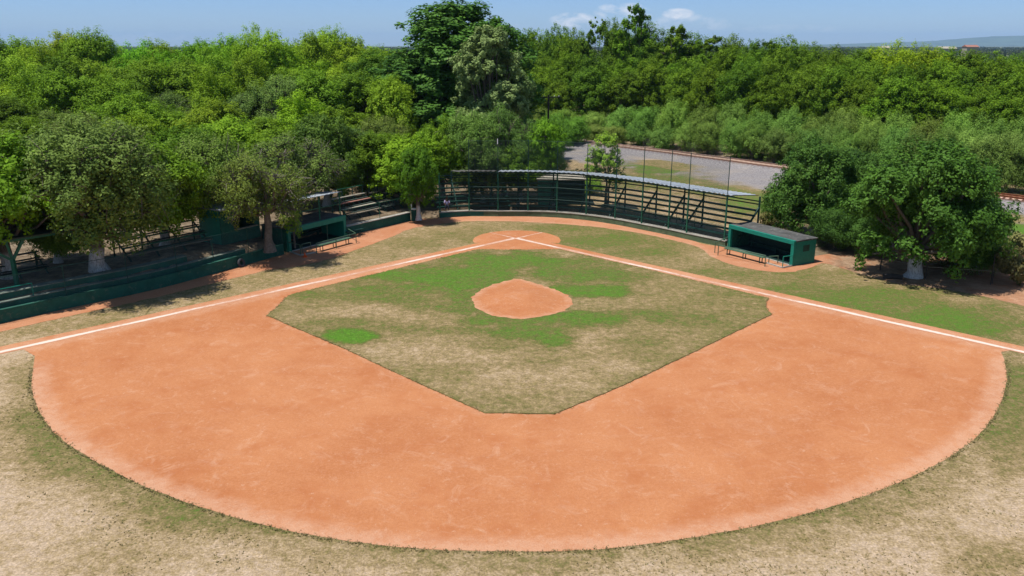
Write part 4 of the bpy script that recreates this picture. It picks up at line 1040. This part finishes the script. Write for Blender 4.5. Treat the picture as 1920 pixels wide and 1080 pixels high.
def row(items, desc, rowname, group, cat='tree', zg=None):
    items = sorted(items, key=lambda t: t[0])
    for i, it in enumerate(items):
        px_, top, Yd, rad, key, tint = it
        g = 1.2 if px_ < 700 else .5 if px_ < 1000 else 0.
        if zg is not None: g = zg
        H = ztop(top, Yd)-g; x = xat(px_, Yd, g+H*.5)
        oo = ORD[i] if i < len(items)-1 else 'rightmost'
        nm = {'silver': 'pale silvery', 'lime': 'bright green', 'wood': 'green', 'scrub': 'pale green', 'dark': 'dark green', 'airy': 'sparse', 'olive': 'dull olive', 'dry': 'grey twiggy', 'tall': 'dark green', 'front': 'leafy'}[key]
        place(key, x, Yd, g, H/.985, rad, f'{nm} {desc}, {oo} {rowname}', cat, group, tint)
def J(a, s): return a+rt_.uniform(-s, s)
def T(r=.12): 
    k = rt_.uniform(1-r, 1+r); return (k*rt_.uniform(.9, 1.15), k, k*rt_.uniform(.8, 1.15))
# left skyline
tops = [(-60,70),(-10,66),(35,68),(85,80),(130,56),(175,58),(212,75),(262,82),(305,78),(350,80),(395,72),(435,64),(480,52),(525,56),(570,58),(612,54),(655,66),(700,84),(745,92)]
row([(J(x, 5), t, J(150, 10), J(5.9, 1.), 'lime', (T(.12)[0]*.95, T()[1], .9)) for x, t in tops], 'tree', 'on the left skyline', 'trees on the left skyline')
row([(J(x, 8), J(112, 20), J(130, 5), J(5.6, 1.), rt_.choice(['lime', 'lime', 'wood']), T(.18)) for x in range(-50, 790, 58)], 'tree', 'in the second row of the left wood', 'trees of the left wood, second row')
row([(J(x, 8), J(150, 24), J(112, 4), J(5.2, .9), rt_.choice(['lime', 'lime', 'wood', 'olive']), T(.2)) for x in range(-60, 770, 66)], 'tree', 'in the third row of the left wood', 'trees of the left wood, third row')
row([(J(x, 10), J(197, 26), J(96, 3), J(4.9, .8), rt_.choice(['lime', 'wood', 'olive', 'lime']), T(.2)) for x in range(-60, 780, 78)], 'tree', 'in the fourth row of the left wood', 'trees of the left wood, fourth row')
fr4 = [(-40,235,'lime'),(60,225,'wood'),(160,205,'olive'),(250,215,'lime'),(340,235,'wood'),(430,220,'lime'),(520,240,'lime'),(610,215,'dark'),(690,245,'wood'),(760,255,'lime')]
row([(x, t, J(82, 2), J(4.4, .3), k, T(.12)) for x, t, k in fr4], 'tree', 'in the row behind the left bleachers', 'trees behind the left bleachers', zg=1.)
# front trees: (base px, base py, base z, top py, R, key, label, tint, crown shift)
FR = [(187,507,1.3,205,6.7,'olive','big spreading olive tree with a thick whitewashed trunk above the left wall',(1,1,1),1),
      (20,520,1.3,235,5.4,'front','bright leafy tree over the far left shelter',(.75,.88,.9),0),
      (-90,540,1.3,330,4.0,'front','leafy tree cut by the left edge of the picture',(.8,.9,.9),1),
      (110,492,1.3,330,3.0,'dark','dark low tree between the shelter and the thick whitewashed trunk',(1.3,1.2,1),2),
      (310,462,1.3,255,4.4,'front','green tree with a forked trunk behind the dark green bleacher',(.8,.85,.9),1),
      (400,440,1.3,245,5.0,'olive','olive green tree rising behind the green booth',(1.1,1.15,.9),2),
      (506,465,1.1,262,4.0,'dry','grey twiggy tree leaning between the booth and left dugout',(1.3,1.15,1),0),
      (560,419,.9,235,5.0,'dry','grey bare branched tree behind the roofed stand',(1,1,1),1),
      (640,376,.8,228,5.2,'olive','dark olive tree behind the red planked bleacher',(.8,.9,1),0),
      (700,357,.7,245,4.4,'front','leafy whitewashed tree behind the picnic tables',(.75,.85,.9),2),
      (785,408,.5,270,2.5,'front','small bright tree with a white trunk beside the green bin',(.52,.68,.85),1),
      (830,372,.5,214,3.4,'front','rounded green tree left of the backstop netting',(.8,.85,1),0),
      (884,372,.5,200,4.0,'olive','round grey green tree behind the left half of the netting',(1,1.15,1),1),
      (945,368,.5,196,4.2,'olive','broad grey green tree behind the middle of the netting',(.95,1.15,1.1),2),
      (1012,352,.4,222,3.3,'front','round green tree at the right end of the clump behind the netting',(.7,.85,1),1),
      (905,378,.5,262,3.4,'olive','lower shrubby tree right behind the grandstand roof, left of centre',(.8,.9,.9),0),
      (975,374,.5,268,3.2,'front','lower leafy tree right behind the grandstand roof at centre',(.6,.7,.9),2),
      (1030,350,.4,268,2.4,'olive','small tree above the teal tank behind the grandstand',(1.,1.1,1.),1),
      (1522,447,0,258,5.0,'dark','dark bushy tree right beside the right dugout',(.85,.88,.95),1),
      (1600,430,0,280,4.4,'dark','dark tree between the two larger trees on the right',(.7,.75,.8),0),
      (1640,455,0,285,3.8,'dark','dark tree just behind and left of the large right tree',(.75,.78,.8),2),
      (1712,519,0,258,5.9,'dark','large dark leafy tree with a whitewashed trunk at right',(.72,.78,.70),0),
      (1790,470,0,300,3.9,'dark','dark tree behind the large whitewashed tree at right',(.75,.8,.8),1),
      (1826,500,0,360,2.0,'dark','narrow dark tree at the right end of the right clump',(.9,1,1),2)]
for px_, py_, zb, top, rad, key, lab, tint, idx in FR:
    b = at(px_, py_, zb); H = ztop(top, b.y)-zb
    place(key, b.x, b.y, zb-.03, H, rad, lab, 'tree', 'front trees around the ball field', tuple(c_*1.0 for c_ in tint), idx=idx % len(PR[key]))
# bushes around the right clump
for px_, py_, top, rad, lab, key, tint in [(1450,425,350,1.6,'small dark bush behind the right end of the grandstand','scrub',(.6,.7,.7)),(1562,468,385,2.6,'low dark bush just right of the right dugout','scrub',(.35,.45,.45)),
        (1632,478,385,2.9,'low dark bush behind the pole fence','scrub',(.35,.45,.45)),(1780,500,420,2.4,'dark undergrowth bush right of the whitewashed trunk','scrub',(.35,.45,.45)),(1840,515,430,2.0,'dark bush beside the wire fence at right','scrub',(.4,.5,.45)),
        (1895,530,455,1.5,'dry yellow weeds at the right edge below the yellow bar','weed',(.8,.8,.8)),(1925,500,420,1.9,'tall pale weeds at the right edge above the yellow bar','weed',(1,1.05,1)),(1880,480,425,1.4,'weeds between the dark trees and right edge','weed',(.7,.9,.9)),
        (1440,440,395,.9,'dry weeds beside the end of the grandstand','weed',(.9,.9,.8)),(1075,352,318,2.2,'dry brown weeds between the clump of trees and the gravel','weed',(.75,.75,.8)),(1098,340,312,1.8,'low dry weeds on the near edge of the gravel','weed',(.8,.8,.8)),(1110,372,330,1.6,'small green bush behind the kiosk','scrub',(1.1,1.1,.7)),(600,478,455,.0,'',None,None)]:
    if key is None: continue
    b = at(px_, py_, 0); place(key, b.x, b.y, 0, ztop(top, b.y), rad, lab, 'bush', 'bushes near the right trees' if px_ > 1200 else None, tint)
for i, (px_, yy, hh, rr) in enumerate([(805,97,3.2,2.2),(850,96,4.2,2.6),(880,98,4.4,2.6),(910,96,4.2,2.5),(940,98,4.4,2.6),(968,96,4.,2.4),(995,99,4.2,2.4),(1020,101,4.,2.2)]):  # dark-tinted bushes added to stand for the deep shade behind the stand
    place('scrub', xat(px_, yy, 1.5), yy, .45, hh, rr, 'added dark undergrowth filling the shade behind the grandstand, '+(ORD[i] if i < 7 else 'rightmost'), 'bush', 'undergrowth behind the grandstand', (.4,.5,.45))
# thin tree behind the roof
b = at(1133, 391, .3); place('thin', b.x, b.y, .28, ztop(243, b.y)-.3, 2.4, 'slender sparse tree with several thin stems behind the grandstand roof', 'tree', None, (1.35,1.25,.8))
b = at(545, 462, 1.); place('thin', b.x-.1, b.y+1.5, .6, 3.2, .9, 'young sparse tree growing beside the left dugout', 'tree', None, (1.2,1.2,.7))
# tall trees in the middle
tY = 118.
place('tall', xat(848, tY, 12), tY, .4, (ztop(6, tY)-.4)/.985, 12.5, 'tallest dark tree rising above the skyline at centre left', 'tree', 'tall trees at the centre', (.85,.95,1.0), rot=.6, idx=1)
tY = 108.
place('silver', xat(918, tY, 10), tY, .4, (ztop(50, tY)-.4)/.985, 5.8, 'pale silvery tree standing right of the tallest dark tree', 'tree', 'tall trees at the centre', (1,1,1))
tY = 112.
place('silver', xat(955, tY, 10), tY, .4, (ztop(110, tY)-.4)/.985, 4.0, 'smaller silvery tree on the right flank of the pale tree', 'tree', 'tall trees at the centre', (.9,1,.9))
tY = 121.
place('tall', xat(795, tY, 10), tY, .4, (ztop(96, tY)-.4)/.985, 10.5, 'lower dark tree on the left flank of the tallest dark tree', 'tree', 'tall trees at the centre', (.8,.9,.9), rot=2.2, idx=0)
tY = 116.
place('tall', xat(905, tY, 10), tY, .4, (ztop(34, tY)-.4)/.985, 9.0, 'dark tree joined to the right side of the tallest dark tree', 'tree', 'tall trees at the centre', (.95,1.05,.95), rot=4., idx=0)
# right wood behind the railway
sky_r = [(965,80,'wood'),(1000,52,'wood'),(1040,50,'wood'),(1075,58,'wood'),(1115,34,'airy'),(1150,40,'wood'),(1190,12,'airy'),(1205,44,'wood'),(1245,62,'wood'),(1262,50,'airy'),(1295,68,'wood'),(1335,70,'airy'),(1365,70,'wood'),(1405,72,'wood'),(1440,80,'airy'),(1480,72,'wood'),(1520,84,'wood'),(1565,90,'wood'),(1610,98,'wood'),(1650,84,'lime'),(1690,82,'lime'),(1735,90,'lime'),(1775,86,'wood'),(1820,92,'wood'),(1865,102,'wood'),(1905,106,'wood'),(1950,108,'wood')]
row([(J(x, 4), t, rail_y(x)+J(50, 4), J(5.4, .8), k, (1.15,1.0,.7) if k == 'lime' else T(.14)) for x, t, k in sky_r], 'tree', 'on the skyline beyond the railway', 'trees on the skyline beyond the railway')
row([(J(x, 8), J(108+max(0, (x-1500)*.02), 14), rail_y(x)+J(36, 3), J(5.0, .8), 'wood', T(.16)) for x in range(965, 1990, 50)], 'tree', 'in the middle row of the wood beyond the railway', 'middle row of trees beyond the railway')
row([(J(x, 8), J(136+max(0, (x-1500)*.03), 24), rail_y(x)+J(22, 3.5), J(4.6, .7), 'wood', T(.16)) for x in range(1000, 1990, 56)], 'tree', 'in the front row of the wood beyond the railway', 'front row of trees beyond the railway')
row([(J(x, 8), J(205 if x < 1250 else 190+(x-1250)*.05, 12), rail_y(x)+J(12.5, 1.5), J(3.6, .4), 'scrub', (T(.1)[0], T(.1)[1], 1)) for x in range(1010, 1990, 52)], 'tall scrub', 'in the back scrub row beyond the railway', 'tall scrub beyond the railway', 'scrub')
row([(J(x, 8), J(232 if x < 1430 else 232+(x-1430)*.03, 9), rail_y(x)+J(7.2, 1.), J(2.9, .3), 'scrub', (T(.12)[0]*.9, T(.12)[1]*.9, 1)) for x in range(1065, 1990, 44)], 'scrub', 'in the scrub row along the railway', 'scrub along the railway', 'scrub')
# row of scrub on the field side in the middle distance (hides the far end of the track)
for x_, t_, y_, r_, lab in [(1040,208,128,3.4,'low green tree right of the utility pole'),(1075,215,134,3.2,'broad low tree at the far end of the visible track'),(1010,225,120,3.0,'low green tree left of the utility pole')]:
    place('scrub', xat(x_, y_, 3), y_, 0, ztop(t_, y_), r_, lab, 'tree', 'low trees around the utility pole', (.85,1.05,.7))
# ---- distant scrub and hills
def far_scrub():
    rng = np.random.default_rng(11); n = 6500
    Yd = 260+5200*rng.random(n)**2.2; th = rng.uniform(-.68, .70, n); Xd = Yd*th
    V, Q = [], []
    k = 22; sc = rng.uniform(3., 6.5, n)*(1+Yd/2500); b = np.repeat(np.stack([Xd, Yd, np.zeros(n)], 1), k, 0); s_ = np.repeat(sc, k)
    N = n*k; g = rng.normal(size=(N, 3)); g /= np.linalg.norm(g, axis=1)[:, None]; rr_ = rng.random(N)**.4
    hgt = np.repeat(rng.uniform(3, 8, n), k)
    pos = b+g*rr_[:, None]*np.stack([s_, s_, hgt*.45], 1); pos[:, 2] += hgt*.5
    nn = g+rng.normal(size=(N, 3))*.4; nn /= np.linalg.norm(nn, axis=1)[:, None]; t1 = np.cross(nn, rng.normal(size=(N, 3))); t1 /= np.linalg.norm(t1, axis=1)[:, None]; t2 = np.cross(nn, t1)
    L_ = (s_*.55)[:, None]; Vv = np.stack([pos-t1*L_/2, pos-t2*L_/2, pos+t1*L_/2, pos+t2*L_/2], 1)
    me = mesh_np('far_wood', Vv.reshape(-1, 3), np.arange(4*N).reshape(-1, 4), leaf_mat('far_leaves', (.045,.07,.028), (.09,.115,.05)), None, False, {'v': rng.random(N)})
    o = bpy.data.objects.new('far_wood', me); C.objects.link(o); tag(o, 'distant scrubland stretching to the horizon at right', 'woodland', None, 'stuff')
far_scrub()
def hills():
    D = 17000.; pts = [(1300,84),(1400,84),(1480,84),(1560,83),(1620,81),(1680,79),(1740,77),(1790,73),(1840,69.5),(1880,67.5),(1930,67),(2000,69),(2100,74),(2250,80),(2400,84),(2700,85)]
    P = catmull([Vector((p[0], p[1])) for p in pts], 12)
    V, Q = [], []; nlev = 7
    for i, q in enumerate(P):
        zt = max(2, ztop(q.y, D))*(1+.05*mn.noise(Vector((q.x*.05, 0, 0)))); x = (q.x-960)/F*D*cp
        for k in range(nlev):
            f = k/(nlev-1); V.append((x*(1-.06*(1-f)), D-2400*(1-f)+300*mn.noise(Vector((q.x*.02, f*3, 0))), zt*math.sin(f*math.pi/2)**1.3*(1 if k else 0)-1*(k == 0)))
        if i: b = nlev*(i-1); Q += [(b+k, b+nlev+k, b+nlev+k+1, b+k+1) for k in range(nlev-1)]
    m = simple('hill_scrub', (.07,.10,.05), .95, .4, .002)
    me = mesh_np('hills', V, Q, m, smooth=True)
    if me.polygons[3].normal.z < 0: me.flip_normals()
    o = bpy.data.objects.new('hills', me); C.objects.link(o); tag(o, 'low blue hills on the horizon at right', None, None, 'structure')
hills()
# distant buildings / sheds
for px_, py_, w_, h_, col, lab in [(1655,90,9,3,'palewood','tiny white roofed shed far off above the wood'),(1815,88,16,3.5,'redwood','tiny reddish building far off near the right horizon'),(1770,91,22,3,'palewood','pale low building among the distant scrub at right')]:
    Yd = 700.; x = xat(px_, Yd, 2); o = empty('building', (x, Yd, 0), lab, 'building', 'tiny buildings in the far distance')
    z1 = ztop(py_, Yd)
    MB().box((x, Yd, 0), w_*.6, 8, max(2, z1), 0).build('wall', M['palewood'], o)
    m = MB(); b = 0; hw = w_*.3+.4
    m.v = [(x-hw, Yd-4.4, z1), (x+hw, Yd-4.4, z1), (x+hw, Yd+4.4, z1), (x-hw, Yd+4.4, z1), (x-hw, Yd, z1+1.6), (x+hw, Yd, z1+1.6)]; m.f = [(0,1,5,4),(2,3,4,5),(1,2,5),(3,0,4),(3,2,1,0)]
    m.build('roof', M[col], o)
def haze():
    x0, x1, y0, y1, z0, z1 = -24000, 24000, -24000, 24000, -2, 330
    me = bpy.data.meshes.new('haze'); me.from_pydata([(a, b, c) for c in (z0, z1) for a, b in ((x0,y0),(x1,y0),(x1,y1),(x0,y1))], [], [(3,2,1,0),(4,5,6,7),(0,1,5,4),(1,2,6,5),(2,3,7,6),(3,0,4,7)])
    m = bpy.data.materials.new('haze'); m.use_nodes = True; n = m.node_tree; n.nodes.remove(n.nodes['Principled BSDF']); v = n.nodes.new('ShaderNodeVolumePrincipled')
    v.inputs['Color'].default_value = (.42,.66,1.,1); v.inputs['Density'].default_value = 4.5e-5; v.inputs['Anisotropy'].default_value = 0.
    n.links.new(v.outputs[0], n.nodes['Material Output'].inputs['Volume']); me.materials.append(m)
    o = bpy.data.objects.new('haze', me); C.objects.link(o); o['kind'] = 'stuff'; o['label'] = 'thin blue haze in the air'
haze()
# ------------------------------------------------------------------ light, sky
SUN_EL = 70.; SUN_DIR = Vector((-.9, -.25, 0)).normalized()     # horizontal direction towards the sun
sunv = Vector((SUN_DIR.x*math.cos(R(SUN_EL)), SUN_DIR.y*math.cos(R(SUN_EL)), math.sin(R(SUN_EL))))
sl = bpy.data.lights.new('sun', 'SUN'); sl.energy = 4.3; sl.angle = R(.53); sl.color = (1., .955, .88)
so = bpy.data.objects.new('sun', sl); C.objects.link(so); so.rotation_euler = sunv.to_track_quat('Z', 'Y').to_euler(); so.location = (0, 0, 60)
w = bpy.data.worlds.new('World'); S.world = w; w.use_nodes = True; nt = w.node_tree; bg = nt.nodes['Background']
class WN(NT):
    def __init__(s): s.t = nt; s.n = nt.nodes; s.l = nt.links
W = WN()
sky = nt.nodes.new('ShaderNodeTexSky'); sky.sky_type = 'NISHITA'; sky.sun_disc = False; sky.sun_elevation = R(SUN_EL)
sky.sun_rotation = math.atan2(SUN_DIR.x, SUN_DIR.y); sky.altitude = 0; sky.air_density = 1.; sky.dust_density = .15; sky.ozone_density = 2.5
tc = nt.nodes.new('ShaderNodeTexCoord'); sx = nt.nodes.new('ShaderNodeSeparateXYZ'); nt.links.new(tc.outputs['Generated'], sx.inputs[0])
u = W.math('DIVIDE', sx.outputs[0], W.math('MAXIMUM', sx.outputs[1], .05)); v = W.math('DIVIDE', sx.outputs[2], W.math('MAXIMUM', sx.outputs[1], .05))
cmb = nt.nodes.new('ShaderNodeCombineXYZ'); nt.links.new(u, cmb.inputs[0]); nt.links.new(W.math('MULTIPLY', v, 2.2), cmb.inputs[1])
cn = W.noise(34, 6, .62, cmb.outputs[0], .3)
tot = None
for cx, cy, rx, ry, k in [(1075,38,38,12,1.),(1170,22,50,14,.85),(1272,26,26,9,1.),(1290,45,70,16,.5),(1240,62,80,16,.45),(240,72,60,8,.35),(310,68,40,8,.3),(1130,48,120,14,.35),(850,12,14,4,.4),(1480,55,90,9,.25),(960,52,50,8,.3)]:
    d = ray(cx, cy); U0 = d.x/d.y; V0 = d.z/d.y
    a = W.math('DIVIDE', W.math('SUBTRACT', u, U0), rx/F); b = W.math('DIVIDE', W.math('SUBTRACT', v, V0), ry/F)
    r2 = W.math('ADD', W.math('MULTIPLY', a, a), W.math('MULTIPLY', b, b))
    g = W.math('MULTIPLY', W.math('SUBTRACT', 1.6, r2, clamp=True), k)
    tot = g if tot is None else W.math('MAXIMUM', tot, g)
cf = W.mr(W.math('MULTIPLY', tot, W.mr(cn, .36, .64)), .12, 1.0, 0., .85)
tint = W.mix(1., sky.outputs[0], W.ramp(v, [(0.,(.56,.72,1.08)),(.06,(.50,.68,1.10)),(.35,(.85,.95,1.08)),(1.,(1,1,1))]), 'MULTIPLY')
nt.links.new(W.mix(W.math('MULTIPLY', cf, W.mr(sx.outputs[1], 0, .1)), tint, (8.,8.,8.3)), bg.inputs[0]); bg.inputs[1].default_value = .085
S.view_settings.view_transform = 'Standard'; S.view_settings.look = 'None'; S.view_settings.exposure = EXPO; S.view_settings.gamma = 1
S.cycles.max_bounces = 6; S.cycles.diffuse_bounces = 3; S.cycles.transmission_bounces = 3; S.cycles.transparent_max_bounces = 24; S.cycles.volume_bounces = 0
S.cycles.use_denoising = True
